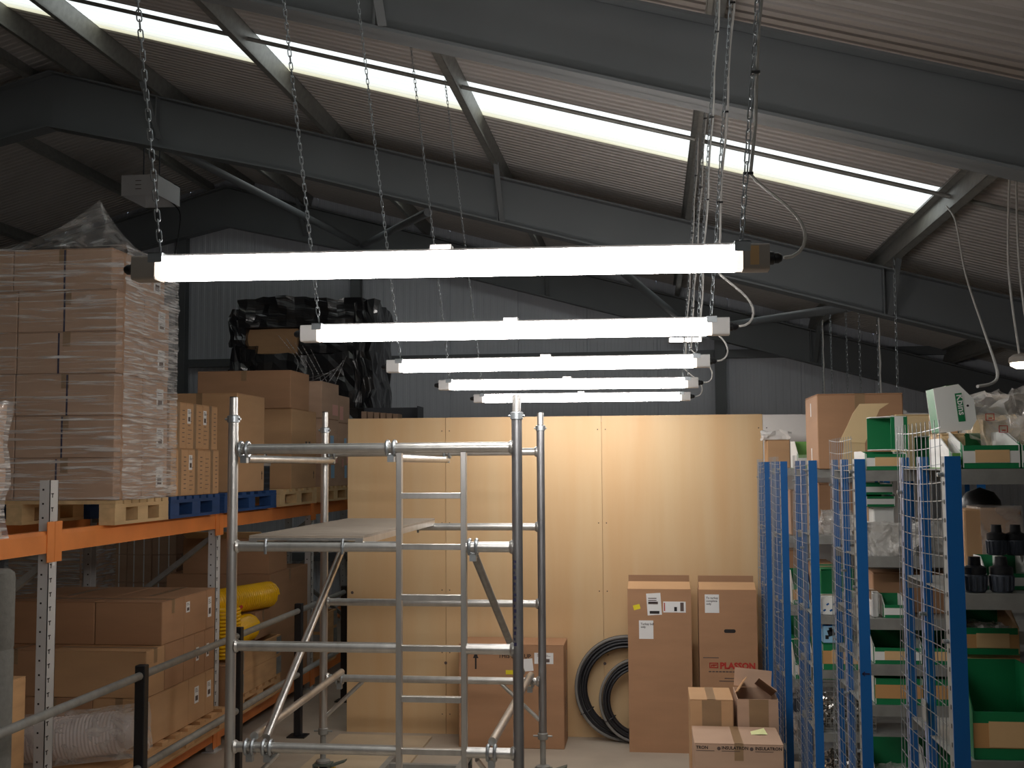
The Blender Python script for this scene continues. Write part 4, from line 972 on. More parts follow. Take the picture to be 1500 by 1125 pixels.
fr = fr_of(r, 'front'); ox = PY(1023, 900, Y0t).x; vz = lambda py: PY(1070, py, Y0t).z
l = lab_px(r, fr, 1033, 1054, 871, 898, 'handwritten_note'); letter(l, fr, 'To turkey\ncomplete\nonly', ux(1035), vz(877.5), .021, INK, .0003, .0025)
MB().prism([(x_+ux(1069)-r['w']/2, z_+vz(924.5)) for x_, z_ in rrect(.041, .013, .012)], 'y', -r['d']/2-.001, -r['d']/2+.001).build('hand_slot', INK, r)
letter(r, fr, 'PLASSON', ux(1053.5), vz(979.5), .060, RED, .003)
g = MB(); U0, V0 = ux(1038), vz(979); lw = .007
O, U, W, N = fr
def qd(u, v, du, dv): decal(r, fr, U0+u, V0+v, du, dv, RED, 'logo_print')
sw, sh_ = ux(1051)-ux(1038), vz(971)-vz(979)
for u, v, du, dv in ((0, 0, sw, lw), (0, sh_-lw, sw, lw), (0, 0, lw, sh_), (sw-lw, 0, lw, sh_), (sw*.2, sh_*.45, sw*.3, lw), (sw*.5, sh_*.45, sw*.3, lw), (sw*.2, sh_*.25, lw, sh_*.25), (sw*.72, sh_*.45, lw, sh_*.28), (sw*.46, sh_*.25, lw, sh_*.45)): qd(u, v, du, dv)
for xa_, xb_, y_ in ((1029, 1052, 964.5),): decal(r, fr, ux(xa_), vz(y_), ux(xb_)-ux(xa_), .006, INKG, 'print_line')
for k in range(9): decal(r, fr, ux(1037+5*k), vz(985), ux(1041)-ux(1037), .008, INKG, 'faint_print')
for xa_, xb_, y_ in ((1060, 1085, 994.5), (1052, 1085, 998.5)): decal(r, fr, ux(xa_), vz(y_), ux(xb_)-ux(xa_), .006, INKG, 'print_line')
# front low cartons
YI = 6.3
a, b = PY(1017, 1088, YI), PY(1148, 1088, YI); yi1 = PZ(1014, 1063, a.z).y
r = carton('carton', 'low pale carton with small dark print in front of the tall boxes', a.x, b.x, YI, yi1, 0, a.z, K_C, tape='y')
fr = fr_of(r, 'front'); ox = a.x; ux = lambda px: PY(px, 1095, YI).x-ox; vz = lambda py: PY(1080, py, YI).z
for px_, t_ in ((1019.5, 'TRON'), (1057, 'INSULATRON'), (1106, 'INSULATRON')):
    letter(r, fr, t_, ux(px_), vz(1098), .023, INK, .0006); decal(r, fr, ux(px_), vz(1101), ux(px_+27)-ux(px_), .003, INKG, 'print_line')
for px_ in (1053, 1101): MB().lathe([(.006, 0), (.010, .0008), (.004, .001)], 12, Matrix.Translation(V((-r['w']/2+ux(px_), -r['d']/2, vz(1097)))) @ Matrix.Rotation(math.pi/2, 4, 'X')).build('round_mark', INKG, r)
nt_ = thing('sticky_note', 'pale yellow paper note lying on the low printed carton', 'note', (PZ(1108, 1065, a.z).x, YI+.62*(yi1-YI), a.z+.001))
MB().sheet([[(-.045, -.04, 0), (0, -.045, .004), (.045, -.035, .001)], [(-.045, .03, .002), (0, .035, .012), (.03, .04, .02)]]).build('paper', mat('pale_yellow_paper', s(230, 232, 170), .7, var=.02), nt_)
YJ = yi1+.03
a, b = PY(1010.5, 1024, YJ), PY(1074, 1024, YJ); dj = min(.36, Y0t-.03-YJ)
r = carton('carton', 'small taped brown carton behind the low printed carton', a.x, b.x, YJ, YJ+dj, 0, a.z, K_B, tape='y')
for face in ('front',): decal(r, fr_of(r, face), r['w']*.5-.055, r['h']-.15, .11, .145, TAPE, 'tape_strip')
a, b = PY(1080, 1024, YJ), PY(1140, 1024, YJ)
oc = thing('open_carton', 'brown carton with raised flaps beside the blue shelving', 'box', ((a.x+b.x)/2, YJ+dj/2, 0)); w_, d_, h_ = b.x-a.x, dj, a.z
MB().box((-w_/2, -d_/2, 0), (w_/2, -d_/2+.005, h_)).build('carton_wall', K_C, oc); MB().box((-w_/2, d_/2-.005, 0), (w_/2, d_/2, h_)).build('carton_wall', K_C, oc)
for sg in (-1, 1): x_, y_ = sorted((sg*w_/2, sg*(w_/2-.005))); MB().box((x_, -d_/2+.0055, 0), (y_, d_/2-.0055, h_)).build('carton_wall', K_C, oc)
MB().box((-w_/2+.006, -d_/2+.006, 0), (w_/2-.006, d_/2-.006, .008)).build('carton_base', K_C, oc)
MB().bar((0, d_/2-.003, h_), (.01, d_/2+.02, h_+.105), w_-.01, .005, (0, 1, 0)).build('flap', K_C, oc)
MB().bar((-w_/2+.003, 0, h_), (-w_/2+.06, .02, h_+.08), d_-.03, .005, (1, 0, 0)).build('flap', K_B, oc)
MB().bar((w_/2-.003, 0, h_), (w_/2-.10, .02, h_+.07), d_-.03, .005, (1, 0, 0)).build('flap', K_C, oc)
decal(oc, face_frame(w_, d_, h_, 'front'), w_*.5-.05, h_-.2, .11, .2, TAPE, 'tape_strip')
# black pipe coils leaning on the plywood
def coil(label, xl_, ytop, ybot, Y, n, xc=None, thin=.0105):
    p, q = PY(920, ytop, Y+.10), PY(920, ybot, Y); Rr = (p.z-0.0)/2; c = V((PY(xl_, 1000, Y).x+Rr, Y, Rr))
    r = thing('pipe_coil', label, 'pipe', (c.x, Y, 0), (math.radians(-3), 0, 0))
    for k in range(n):
        rr = Rr-thin-(k % 4)*thin*2.05; y_ = ((k//4)-.5*(n//4-1))*thin*2.05
        e = .012*R.uniform(-1, 1)
        MB().path([V((e*.4+(rr)*math.cos(t), y_+.004*math.sin(3*t+k), Rr+e*.3+(rr)*math.sin(t))) for t in [2*math.pi*j/56 for j in range(56)]], thin, 7, closed=True).build('pipe_turn', PIPE if k % 5 else PIPEG, r, smooth=True)
    for a_ in (210, 280, 20): 
        t = math.radians(a_); MB().path([V(((Rr-thin*4+math.cos(u)*thin*5)*math.cos(t), math.sin(u)*thin*4.4, Rr+(Rr-thin*4+math.cos(u)*thin*5)*math.sin(t))) for u in [2*math.pi*j/12 for j in range(12)]], .003, 5, closed=True).build('coil_tie', BLACK, r)
    return r
coil('large black pipe coil leaning on the plywood behind the tall carton', 842, 928, 1080, 8.69, 12, thin=.0115)
coil('smaller black pipe coil standing inside the larger one', 877, 960, 1080, 8.62, 8, thin=.0105)
# ================================================================ BLUE SHELVING (right)
XS = .79; SW = .86; ROWS = [(3.21, .57), (4.60, .58), (5.92, .58), (7.20, .56), (8.22, .46)]
def mesh_dots(n): pass
rlab = ['blue post shelving row with wire mesh end carrying the polythene bag', 'blue post shelving row with mesh end and a tipped green bin on top', 'blue post shelving row with mesh end under the biggest top carton',
        'blue post shelving row with mesh end beside the small low cartons', 'blue post shelving row with mesh end against the plywood partition']
LEV = [[.45, .86, 1.27, 1.71, 2.045], [.30, .72, 1.13, 1.285, 1.46, 1.70, 2.035], [.30, .72, 1.03, 1.30, 1.70, 2.035], [.30, .75, 1.20, 1.62, 2.035], [.30, .75, 1.20, 1.62, 2.035]]
shelving = []
for i, (Y, D) in enumerate(ROWS):
    u = thing('shelving_row', rlab[i], 'shelving', (XS, Y, 0)); shelving.append(u); TOP = 2.08
    for X in (0, SW):
        for j, yy in enumerate((0, D*.5, D-.04)):
            sg = 1 if X == 0 else -1; x0_, x1_ = sorted((X, X+sg*(.042 if j == 0 else .024)))
            p_ = MB().box((x0_, yy, 0), (x1_, yy+.004, TOP)).build('post', BLUE if j == 0 else BLUED, u)
            xf0, xf1 = sorted((X, X+sg*.003)); fl_ = MB().box((xf0, yy+.0042, 0), (xf1, yy+.045, TOP)).build('post_flange', GALVD if j == 0 else FLNG, p_)
            if X == 0:
                h_ = MB()
                for k in range(41): h_.box((-.0008, yy+.014, .05+.05*k), (.0005, yy+.021, .062+.05*k))
                tag(h_.build('slot_holes', INK, p_), kind='stuff')
            MB().box((x0_-.01, yy-.01, 0), (x1_+.01, yy+.05, .004)).build('foot_plate', GALVD, p_)
    for z in LEV[i]:
        sh_ = MB().box((.0045, .0046, z-.003), (SW-.0045, D-.0425, z)).build('shelf', GALVD, u)
        MB().box((.0425, -.002, z-.042), (SW-.0425, .0043, z)).build('shelf_lip', GALVD, sh_); MB().box((.0045, D-.0424, z-.04), (SW-.0045, D-.0405, z)).build('shelf_lip', GALVD, sh_)
    # wire mesh end panel: slightly sagging welded wires
    wm = MB(); ph = R.uniform(0, 6)
    zt2 = TOP+(.10, .09, .03, .03, .02)[i]; nz_ = int((zt2-.06)/.05); ny_ = int((D-.0)/.05)
    bulge = lambda y, z: -.006-.007*(1+math.sin(y*11+z*2.3+ph))*(.4+.6*math.sin(min(1, z/2)*3.1))
    for k in range(nz_+1):
        z = .06+.05*k; sag = .010*math.sin(z*3+ph)
        wm.path([(bulge(y, z), y, z-.009*math.sin(math.pi*y/D)*(.3+.7*abs(math.sin(z*2.2+ph)))+sag*(y/D)) for y in [D*t/6 for t in range(7)]], .0014, 4)
    for k in range(ny_+1):
        y = .012+(D-.024)*k/ny_; wm.path([(bulge(y, z)-.002, y+.005*math.sin(z*3+k), z) for z in [.05+(zt2-.05)*t/10 for t in range(11)]], .0014, 4)
    tag(wm.build('mesh_panel', GALV, u), kind='stuff')
    for k, (y, z) in enumerate(((.02, 2.03), (D-.03, 1.97), (D*.5, 1.62), (.02, 1.58), (D*.5, 1.12), (.02, .95), (D-.03, 1.3))): MB().tube((-.016, y, z), (.004, y, z), .006, 8).build('fixing_bolt', GALV, u)
u = shelving[0]; MB().box((-.010, .27, 1.31), (-.007, .32, 1.37)).build('fixing_plate', GALVD, u)
u = shelving[1]; MB().box((.008, -.0012, 1.245), (.036, .0, 1.251)).build('arrow_mark', NAVY, u)
for dz in (.008, -.008): MB().bar((.008, -.0007, 1.248), (.018, -.0007, 1.248+dz), .004, .001, (0, 1, 0)).build('arrow_mark', NAVY, u)
# ---------------------------------------------------------------- storage bins
def bin_(label, w_, d_, h_, loc, rot=(0, 0, 0), band=BINW, body=GREEN, side=BINW, lab=True, lip=.5, group=None, name='storage_bin'):
    r = thing(name, label, 'bin', loc, rot, group); t = .003
    MB().box((-w_/2, -d_/2, 0), (w_/2, d_/2, t)).build('base', body, r); MB().box((-w_/2+t, d_/2-t, t), (w_/2-t, d_/2, h_)).build('back_panel', body, r)
    for sg in (-1, 1):
        a_, b_ = sorted((sg*w_/2, sg*(w_/2-t))); pl = [(-d_/2, t), (d_/2, t), (d_/2, h_), (-d_/2+d_*.45, h_), (-d_/2, h_*lip)]
        sp = MB().prism(pl, 'x', a_, b_).build('side_panel', side, r)
        e0, e1 = sorted((sg*w_/2, sg*(w_/2+.0008))); MB().prism([(-d_/2, t), (-d_/2+.018, t), (-d_/2+.018, h_*lip+.012), (-d_/2, h_*lip)], 'x', e0, e1).build('edge_print', GREEN, sp)
    hl = h_*lip; f = MB().box((-w_/2+t, -d_/2, t), (w_/2-t, -d_/2+t, hl)).build('front_lip', body, r)
    MB().box((-w_/2, -d_/2-.001, hl*.24), (w_/2, -d_/2+.0002, hl*.76)).build('front_band', band, f)
    if lab: MB().box((-w_*.28, -d_/2-.0022, hl*.26), (w_*.32, -d_/2-.001, hl*.80)).build('paper_label', LABEL, f)
    return r
def bin_px(label, xa_, xb_, ytop, ylip, ybot, Y, d_=.28, **kw):
    a, b = PY(xa_, ylip, Y), PY(xb_, ybot, Y); z1 = PY((xa_+xb_)/2, ytop, Y).z; zl = PY((xa_+xb_)/2, ylip, Y).z; z0 = PY((xa_+xb_)/2, ybot, Y).z
    return bin_(label, b.x-a.x, d_, z1-z0, ((a.x+b.x)/2, Y+d_/2, z0), lip=(zl-z0)/(z1-z0), **kw)
def snap(o, z): o.location.z = z; return o
def crumple_bag(label, loc, sx, sy, sz, m_, seed, name='plastic_bag', cat='bag', amp=.25, n=7, solid=None):
    r = thing(name, label, cat, loc); a = min(sx, sy, sz)*amp
    if solid: crumple(-sx/2*.8, sx/2*.8, -sy/2*.8, sy/2*.8, 0, sz*.72, 4, a*.4, seed+1, 1/sx*1.3).build('contents', solid, r)
    crumple(-sx/2, sx/2, -sy/2, sy/2, 0, sz, n, a, seed, 1/sx*1.6).build('bag_film', m_, r, smooth=False); return r
# --- row 1 (nearest)
Y = ROWS[0][0]; z0 = LEV[0][4]+.001
snap(bin_px('green and white storage bin with a cream label below the polythene bag', 1409, 1494, 612, 634, 668, Y+.005, .30, body=GREEND), z0)
snap(bin_px('green and white storage bin right beside the labelled bin on the top shelf', 1495.5, 1580, 612, 634, 668, Y+.005, .30, body=GREEND, lab=False), z0)
q = PY(1397, 640, Y+.02)
crumple_bag('clear polythene bag with red print heaped over the green bins', (PY(1486, 640, Y+.22).x, Y+.34, z0+.02), .19, .24, .19, BAGM, 31, amp=.3, n=10, solid=K_D)
rp = thing('printed_film', 'crumpled strip of clear film with red box marks on the bag', 'film', (PY(1468, 640, Y+.14).x, Y+.12, z0+.065))
MB().sheet([[(x, .03*noise.noise(V((x*20, z*20, 0)))+z*.5, z) for x in [-.06+.012*i for i in range(13)]] for z in [.0+.012*i for i in range(8)]]).build('film_sheet', BAGM, rp, smooth=True)
for dx_, dz_ in ((.0, .035), (-.03, .07)):
    for (u0, v0, u1, v1) in ((-.012, 0, .012, .002), (-.012, .018, .012, .02), (-.012, 0, -.010, .02), (.010, 0, .012, .02), (-.004, .005, .006, .008)): MB().box((dx_+u0, dz_*.5-.012, dz_+v0), (dx_+u1, dz_*.5-.010, dz_+v1)).build('red_mark', RED, rp)
# standing bins that show their sides
# upright white K bin: side panel facing the camera
r = thing('storage_bin', 'white bin tipped on end showing its green Kbins lettering', 'bin', (PY(1401, 622, Y+.19).x, Y+.17, z0+.107), (0, math.radians(-6), 0))
r.scale = (.86, .86, .86)
carton('carton', 'small cream carton lifting the Kbins bin on the top shelf', PY(1401, 622, Y+.19).x-.055, PY(1401, 622, Y+.19).x+.012, Y+.145, Y+.29, z0, z0+.10, K_D)
pl = [(-.062, 0), (.04, 0), (.062, .03), (.062, .10), (.02, .155), (-.062, .15)]
MB().prism(pl, 'y', -.003, 0).build('side_panel', BINW, r); MB().prism(pl, 'y', .10, .103).build('side_panel', BINW, r)
MB().box((-.062, 0, .003), (-.059, .0995, .149)).build('base', GREEN, r); MB().bar((-.02, .05, .1525), (.02, .05, .1535), .1, .003).build('front_lip', GREENL, r); MB().box((-.058, 0, 0), (.04, .0995, .003)).build('back_panel', GREEND, r)
MB().box((.004, -.0045, .03), (.026, -.003, .125)).build('name_panel', GREEN, r)
fr = (V((0, 0, 0)), V((1, 0, 0)), V((0, 0, 1)), V((0, -1, 0))); letter(r, fr, 'Kbins', .0085, .121, .031, BINW, .0006, .0052, -math.pi/2)
MB().lathe([(.004, 0), (.004, .001)], 10, Matrix.Translation((.04, -.003, .08)) @ Matrix.Rotation(math.pi/2, 4, 'X')).build('hole', INK, r)
tn = thing('torn_card', 'torn scrap of brown card sticking up behind the Kbins bin', 'card', (PY(1386, 562, Y+.42).x, Y+.50, z0))
MB().prism([(-.035, 0), (.05, 0), (.05, .17), (.03, .165), (.015, .20), (.005, .18), (-.01, .205), (-.035, .175)], 'y', -.002, .002).build('card', K_B, tn)
# green bin edge seen end-on by the post
bin_('pale green edged slim bin at the post end of the top shelf', .028, .24, .085, (PY(1396, 660, Y+.0).x+.012, Y+.135, z0), lab=False, side=BINW, band=GREENL, body=GREENL)
# second shelf: fittings
z1 = LEV[0][3]+.001
def fitting(label, loc, Rr, h_, group=None):
    r = thing('pipe_fitting', label, 'fitting', loc, group=group); MB().lathe([(Rr*.82, 0), (Rr*.95, h_*.05), (Rr, h_*.48), (Rr*.97, h_*.5)], 22).build('nut', CHAR, r, smooth=True)
    for k in range(14):
        a_ = 2*math.pi*k/14; MB().bar((Rr*.93*math.cos(a_), Rr*.93*math.sin(a_), h_*.06), (Rr*1.0*math.cos(a_), Rr*1.0*math.sin(a_), h_*.46), .006, .005).build('grip_rib', CHAR, r)
    MB().lathe([(Rr*.9, h_*.5), (Rr*.98, h_*.52), (Rr*.98, h_*.7), (Rr*.55, h_*.76), (Rr*.5, h_), (Rr*.4, h_)], 22).build('collar', BLACK, r, smooth=True); return r
for px_, yy_, lab_ in ((1428, Y+.045, 'black compression fitting on the shelf edge by the blue post'), (1467, Y+.045, 'black compression fitting on the shelf edge beside a slim bin')):
    fitting(lab_, (PY(px_, 850, yy_).x, yy_, z1), .031, .095)
cr_ = thing('carton_block', 'film covered tan carton behind the black fittings', 'box', (PY(1450, 790, Y+.28).x, Y+.33, z1)); MB().box((-.075, -.07, 0), (.085, .07, .215)).build('carton_body', K_B, cr_, bevel=.004); crumple(-.03, .09, -.075, .075, 0, .222, 5, .006, 41).build('film', BAGM, cr_)
for px_, lab_ in ((1462, 'black compression fitting raised on the green bin, left of two'), (1490, 'black compression fitting raised on the green bin, right of two')): fitting(lab_.replace('left of two', 'next to the tan carton').replace('right of two', 'away from the tan carton'), (PY(px_, 790, Y+.14).x, Y+.155, z1+.091), .027, .085)
bin_('green and white slim bin standing under the raised fittings', .055, .12, .088, (PY(1453, 840, Y+.14).x, Y+.16, z1), lab=False, body=GREEN); bin_('green and white slim bin under the raised fittings, farther from the post', .055, .12, .088, (PY(1487, 840, Y+.14).x, Y+.16, z1), lab=False, body=GREEN)
dm = thing('black_dome', 'black domed cap lying behind the tan carton', 'cap', (PY(1438, 750, Y+.46).x, Y+.47, z1)); MB().lathe([(.062, 0), (.062, .21), (.058, .235), (.04, .26), (.0, .275)], 26).build('dome', BLACK, dm, smooth=True)
# third shelf: big green bin and a brown fronted bin behind
z2 = LEV[0][2]+.001
snap(bin_px('deep green bin with a brown front band on the lower shelf', 1424, 1530, 958, 1016, 1086, Y+.012, .22, band=BINB, body=GREEND, side=GREEND), z2)
rb = bin_px('brown fronted green bin set back behind the deep green one', 1412, 1494, 890, 921, 960, Y+.27, .2, band=BINB, body=GREEN, side=K_B); snap(rb, z2+.0)
rb.location.z = z2+.001; tb_ = thing('wooden_riser', 'low timber riser lifting the brown fronted bin', 'riser', (rb.location.x, Y+.37, z2)); MB().box((-.08, -.09, 0), (.08, .09, PY(1450, 960, Y+.27).z-z2)).build('riser_block', WOODC, tb_); rb.location.z = PY(1450, 960, Y+.27).z+.002
crumple_bag('grey plastic bag of parts inside the brown fronted bin', (rb.location.x, Y+.36, rb.location.z+.005), .12, .14, .075, BAGM, 51, solid=CHAR)
fitting('black fitting lying inside the deep green bin', (PY(1438, 1000, Y+.1).x+.02, Y+.12, z2+.004), .03, .10)
wt = thing('white_tray', 'white folded tray on the lowest shelf in view', 'tray', (PY(1460, 1120, Y+.1).x, Y+.15, LEV[0][1]+.001)); MB().prism([(-.10, 0), (.10, 0), (.06, .34), (-.06, .34)], 'y', -.1, .1).build('tray_body', BINW, wt, bevel=.003)
# --- row 2
Y = ROWS[1][0]; L2 = LEV[1]; zt2_ = L2[6]+.001
def onshelf(i, lev, label, xa_, xb_, top_h, lip_h, d_=.26, dy=.006, **kw):
    Y_ = ROWS[i][0]; z_ = LEV[i][lev]+.001; a, b = PY(xa_, 800, Y_+dy), PY(xb_, 800, Y_+dy)
    return bin_(label, b.x-a.x, d_, top_h, ((a.x+b.x)/2, Y_+dy+d_/2, z_), lip=lip_h/top_h, **kw)
def cart_on(i, lev, label, xa_, xb_, h_, dy, d_, m_=K_E, dz=0):
    Y_ = ROWS[i][0]; z_ = LEV[i][lev]+.001+dz; a, b = PY(xa_, 800, Y_+dy), PY(xb_, 800, Y_+dy); return carton('carton', label, a.x, b.x, Y_+dy, Y_+dy+d_, z_, z_+h_, m_)
onshelf(1, 6, 'green and white bin with a cream label lying under the tipped bin', 1272, 1333, .075, .063)
tp = bin_('open green bin tipped on its side with a white striped lip', .135, .15, .13, (PY(1302, 640, Y+.12).x, Y+.155, zt2_+.147), (0, math.radians(-90), 0), lab=False); tp.location.x = PY(1330, 640, Y+.1).x-.005
bin_('green and white bin standing on end behind the mesh top', .135, .10, .06, (PY(1371, 640, Y+.14).x, Y+.2, zt2_+.0685), (0, math.radians(-90), 0), lab=False)
sc_ = thing('card_sheet', 'cream card sheet leaning over the tipped green bin', 'card', (PY(1232, 648, Y+.40).x, Y+.40, zt2_)); 
p_ = [PY(x_, y_, Y+.42)-V(sc_.location) for x_, y_ in ((1228, 648), (1266, 649), (1287, 600), (1301, 591), (1258, 592), (1248, 606), (1241, 622))]; p_ = [(q.x, q.z) for q in p_]; p_[0] = (p_[0][0], p_[0][1]); MB().prism(p_, 'y', 0, .004).build('sheet', K_D, sc_); MB().prism([(p_[0][0]+.01, 0), (p_[1][0], 0), (p_[1][0], p_[1][1]+.002), (p_[0][0]+.02, p_[0][1]+.002)], 'y', .0045, .008).build('prop', K_D, sc_)
cart_on(1, 6, 'cream carton standing behind the bins on the second shelving row', 1318, 1378, .235, .42, .12, K_D)
ms_ = thing('brown_jar', 'small brown and white jar beside the bins behind the mesh', 'jar', (PY(1374, 668, Y+.05).x, Y+.05, zt2_)); MB().lathe([(.018, 0), (.02, .004), (.02, .028), (.014, .033)], 16).build('jar_body', INKG, ms_, smooth=True); MB().lathe([(.016, .033), (.016, .046), (.0, .047)], 16).build('lid', BINW, ms_, smooth=True)
# below the top shelf of row 2: two flat bins stacked on a white carton, foil bags in front of it
z5 = L2[5]+.001; H5 = L2[6]-.043-L2[5]
wc = cart_on(1, 5, 'white carton carrying two flat green bins', 1281, 1312, .185, .19, .25, BINW)
b1 = onshelf(1, 5, 'flat green and white bin lower of two on the white carton', 1271, 1313, .045, .042, lab=False, dy=.17); snap(b1, z5+.186)
b2 = onshelf(1, 5, 'flat green and white bin upper of two below the top shelf', 1270, 1311, .045, .042, lab=False, dy=.17); snap(b2, z5+.235)
crumple_bag('silvery foil bag spilling on the second shelf behind the mesh', (PY(1300, 800, Y+.09).x+.01, Y+.075, z5), .17, .11, .125, BAGS, 61, n=12, amp=.3)
ro = thing('foil_roll', 'short foil covered cardboard tube in front of the foil bag', 'roll', (PY(1316, 785, Y+.03).x, Y+.03, z5+.026), (math.radians(90), 0, math.radians(25))); MB().lathe([(.017, -.03), (.025, -.03), (.025, .03), (.017, .03)], 20).build('tube', BAGS, ro, smooth=True); MB().lathe([(.017, .0285), (.0, .0284), (.0, .0283)], 20).build('bore', INK, ro)
crumple_bag('second silvery foil bag behind the mesh end', (PY(1370, 800, Y+.2).x+.03, Y+.30, z5), .2, .16, .13, BAGS, 62, n=10)
cart_on(1, 4, 'brown carton pair on the third shelf beside the white bin', 1277, 1330, .165, .16, .3); cart_on(1, 4, 'brown carton on the third shelf behind the mesh', 1333, 1400, .165, .16, .3)
onshelf(1, 4, 'small white and green bin with a clear bag on the third shelf', 1292, 1322, .085, .05, d_=.11, dy=.02, lab=False); cart_on(1, 4, 'small white carton at the post on the third shelf', 1276, 1285, .10, .03, .1, BINW)
onshelf(1, 3, 'green bin with a white band and handwritten label on the middle shelf', 1276, 1345, .125, .062, d_=.3); onshelf(1, 3, 'green bin with a cream label farther along the middle shelf', 1347, 1420, .125, .062, d_=.3)
onshelf(1, 2, 'green bin with a plain brown band on the shelf below', 1276, 1345, .11, .10, d_=.3, band=BINB, lab=False); onshelf(1, 2, 'green bin with a brown band farther along the shelf below', 1347, 1420, .11, .10, d_=.3, band=BINB, lab=False)
onshelf(1, 1, 'green bin with a bag of parts low in the second row', 1276, 1350, .22, .075, d_=.3, body=GREEND); onshelf(1, 1, 'green bin low in the second row behind the mesh', 1352, 1425, .22, .075, d_=.3, body=GREEND)
crumple_bag('clear bag of grey parts in the low green bin', (PY(1310, 1080, Y+.15).x, Y+.16, L2[1]+.006), .13, .2, .12, BAGM, 71, solid=CHAR)
# --- row 3
Y = ROWS[2][0]; L3 = LEV[2]
a, b = PY(1197, 600, Y-.02), PY(1323, 600, Y-.02); zc3 = L3[5]+.001
r = carton('carton', 'biggest brown carton on top of the shelving with a taped lid', a.x, b.x, Y-.02, Y+.42, zc3, PY(1200, 577, Y-.02).z, K_A, tape='y'); decal(r, fr_of(r, 'front'), r['w']*.44, r['h']*.78, .05, r['h']*.2, TAPE, 'tape_strip')
for v in (.1, .72): decal(r, fr_of(r, 'left'), .2, r['h']*v, .02, .07, PAPER, 'white_mark')
cart_on(2, 4, 'brown carton under the biggest carton in the third row', 1201, 1262, .26, .18, .34); crumple_bag('foil bag on the second shelf of the third row', (PY(1222, 800, Y+.05).x+.02, Y+.09, L3[4]+.001), .16, .10, .12, BAGS, 81, n=9)
cart_on(2, 3, 'green carton on the shelf below the foil bag', 1201, 1250, .22, .14, .3, GREEND); pbx = cart_on(2, 3, 'white carton with blue dashes printed on the front', 1201, 1226, .095, .02, .1, BINW)
for k in range(5): decal(pbx, fr_of(pbx, 'front'), .008+.016*k, .02+.03*(k % 2), .014, .008, BLUE, 'blue_dash', rot=.6)
crumple_bag('grey polythene bag on the shelf above the printed carton', (PY(1240, 860, Y+.06).x+.03, Y+.075, L3[3]+.001), .13, .07, .11, BAGM, 83, solid=CHAR)
pb_ = cart_on(2, 2, 'small blue printed carton picturing a black valve', 1202, 1226, .105, .012, .09, SKYB, dz=.131); fr = fr_of(pb_, 'front')
decal(pb_, fr, .0, pb_['h']-.02, pb_['w'], .014, BLUE, 'blue_strip'); decal(pb_, fr, .01, pb_['h']-.017, .03, .008, RED, 'red_strip')
for u_, v_, du_, dv_, ro_ in ((.3, .35, .4, .3, .3), (.15, .2, .2, .18, 0), (.6, .4, .3, .1, .35), (.38, .55, .2, .2, .2)): decal(pb_, fr, pb_['w']*u_, pb_['h']*v_, pb_['w']*du_, pb_['h']*dv_, BLACK, 'valve_print', ro_, lift=.0006)
onshelf(2, 2, 'brown banded green bin under the blue printed carton', 1201, 1262, .13, .125, d_=.3, band=BINB); 
wbk = thing('wire_basket', 'grey wire basket of shiny metal fittings low in the third row', 'basket', (PY(1225, 1050, Y+.1).x+.03, Y+.14, L3[1]+.001)); bk = MB()
for k in range(9):
    z_ = .02+.026*k; bk.path([(-.15, -.12, z_), (.15, -.12, z_), (.15, .12, z_), (-.15, .12, z_)], .0016, 4, closed=True)
for k in range(16): x_ = -.15+.02*k; bk.tube((x_, -.12, .0), (x_, -.12, .24), .0014, 4); bk.tube((x_, .12, .0), (x_, .12, .24), .0014, 4)
tag(bk.build('wire_frame', GALVD, wbk), kind='stuff'); MB().box((-.148, -.118, 0), (.148, .118, .004)).build('base', GALVD, wbk)
sp_ = MB()
for k in range(90):
    c = V((R.uniform(-.13, .13), R.uniform(-.10, .10), R.uniform(.02, .15))); M = Matrix.Translation(c) @ Euler((R.uniform(0, 3), R.uniform(0, 3), R.uniform(0, 3))).to_matrix().to_4x4(); sp_.lathe([(.010, -.012), (.016, -.01), (.016, .004), (.01, .008), (.01, .016)], 7, M)
tag(sp_.build('metal_fittings', TINS, wbk), kind='stuff')
tr3 = thing('fittings_tray', 'deep tray heaped with shiny metal fittings near the floor', 'tray', (PY(1225, 1100, Y+.1).x+.05, Y+.16, L3[0]+.001)); MB().box((-.18, -.15, 0), (.18, .15, .006)).build('base', GALVD, tr3)
for a_, b_ in (((-.18, -.15, .006), (.18, -.147, .14)), ((-.18, .147, .006), (.18, .15, .14)), ((-.18, -.1465, .006), (-.177, .1465, .14)), ((.177, -.1465, .006), (.18, .1465, .14))): MB().box(a_, b_).build('tray_wall', GALVD, tr3)
sp_ = MB()
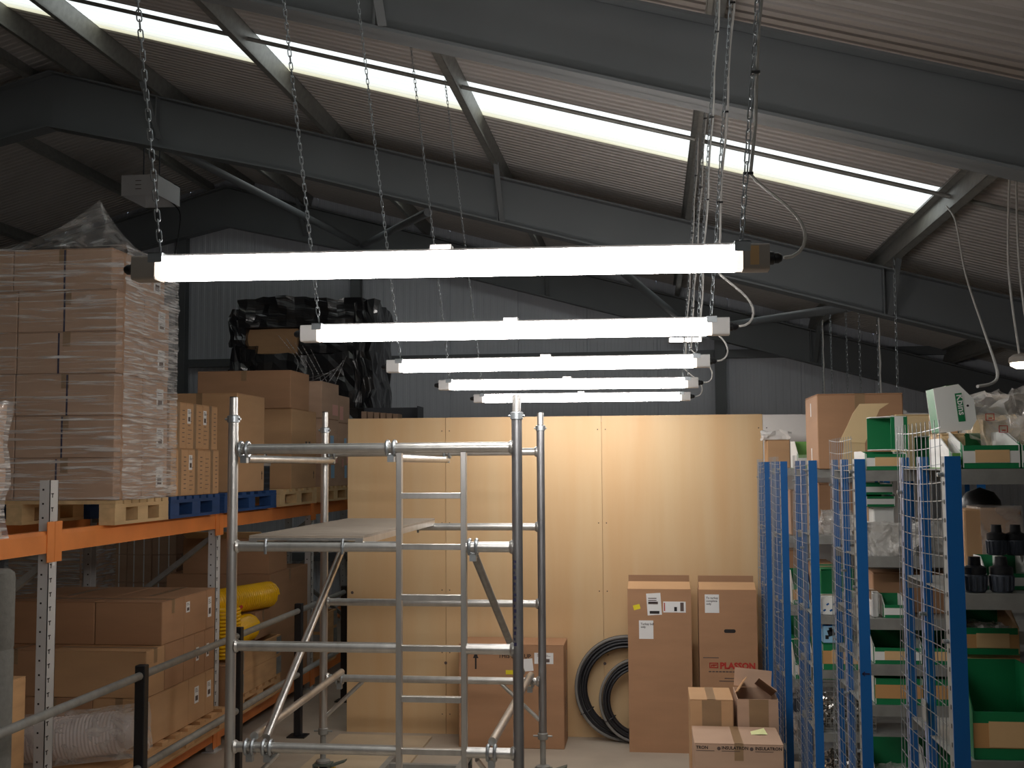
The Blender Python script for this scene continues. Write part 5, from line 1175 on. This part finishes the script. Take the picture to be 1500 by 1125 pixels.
for k in range(240):
    c = V((R.uniform(-.15, .15), R.uniform(-.12, .12), .02+.28*R.random()**1.2)); c.x *= 1-.8*max(0, c.z-.12); M = Matrix.Translation(c) @ Euler((R.uniform(0, 3), R.uniform(0, 3), R.uniform(0, 3))).to_matrix().to_4x4(); sp_.lathe([(.010, -.014), (.018, -.012), (.018, .004), (.011, .008), (.011, .018)], 7, M)
tag(sp_.build('metal_fittings', TINS, tr3), kind='stuff')
# --- rows 4 and 5
Y = ROWS[3][0]; z_ = LEV[3][4]+.001
Y5 = ROWS[4][0]; a, b = PY(1124, 650, Y5+.05), PY(1157, 650, Y5+.05)
oc = carton('carton', 'small brown carton with torn paper on top of the shelving row ends', a.x, b.x, Y5+.05, Y5+.27, z_, z_+.20, K_B, tape='x')
pp = thing('crumpled_paper', 'crumpled pale paper heaped on the small top carton', 'paper', ((a.x+b.x)/2-.01, Y5+.15, z_+.203)); crumple(-.09, .10, -.08, .08, 0, .05, 7, .03, 91, 12).build('paper', WHITEB, pp)
bin_('green edged white bin leaning between the top cartons', .11, .2, .17, (PY(1166, 660, Y+.1).x+.05, Y+.16, z_), (0, math.radians(0), .1), lab=False, body=GREENL); 
Yc = lambda i: ROWS[i][0]
for i in (3, 4):
    nm_ = ('fourth', 'fifth')[i-3]; xa_, xb_ = ((1160, 1212), (1128, 1172))[i-3]
    cart_on(i, 3, 'dull carton on the upper shelf of the %s row' % nm_, xa_, xa_+26, .28, .05, .3, K_C); cart_on(i, 3, 'pale carton on the upper shelf of the %s row' % nm_, xa_+28, xb_+8, .24, .05, .3, K_D)
    onshelf(i, 2, 'green bin on the middle shelf of the %s row' % nm_, xa_, xa_+24, .2, .12, band=BINB, body=GREEND); cart_on(i, 2, 'brown carton on the middle shelf of the %s row' % nm_, xa_+26, xb_+8, .25, .05, .3, K_A)
    onshelf(i, 1, 'green and white bin low in the %s row' % nm_, xa_, xa_+24, .2, .11, body=GREEN); onshelf(i, 1, 'plain green bin low in the %s row' % nm_, xa_+26, xb_+8, .22, .12, body=GREEND)
    crumple_bag('grey bag of parts near the floor in the %s row' % nm_, (XS+.2, Yc(i)+.2, LEV[i][0]+.001), .24, .2, .2, BAGM, 101+i, solid=CHAR)
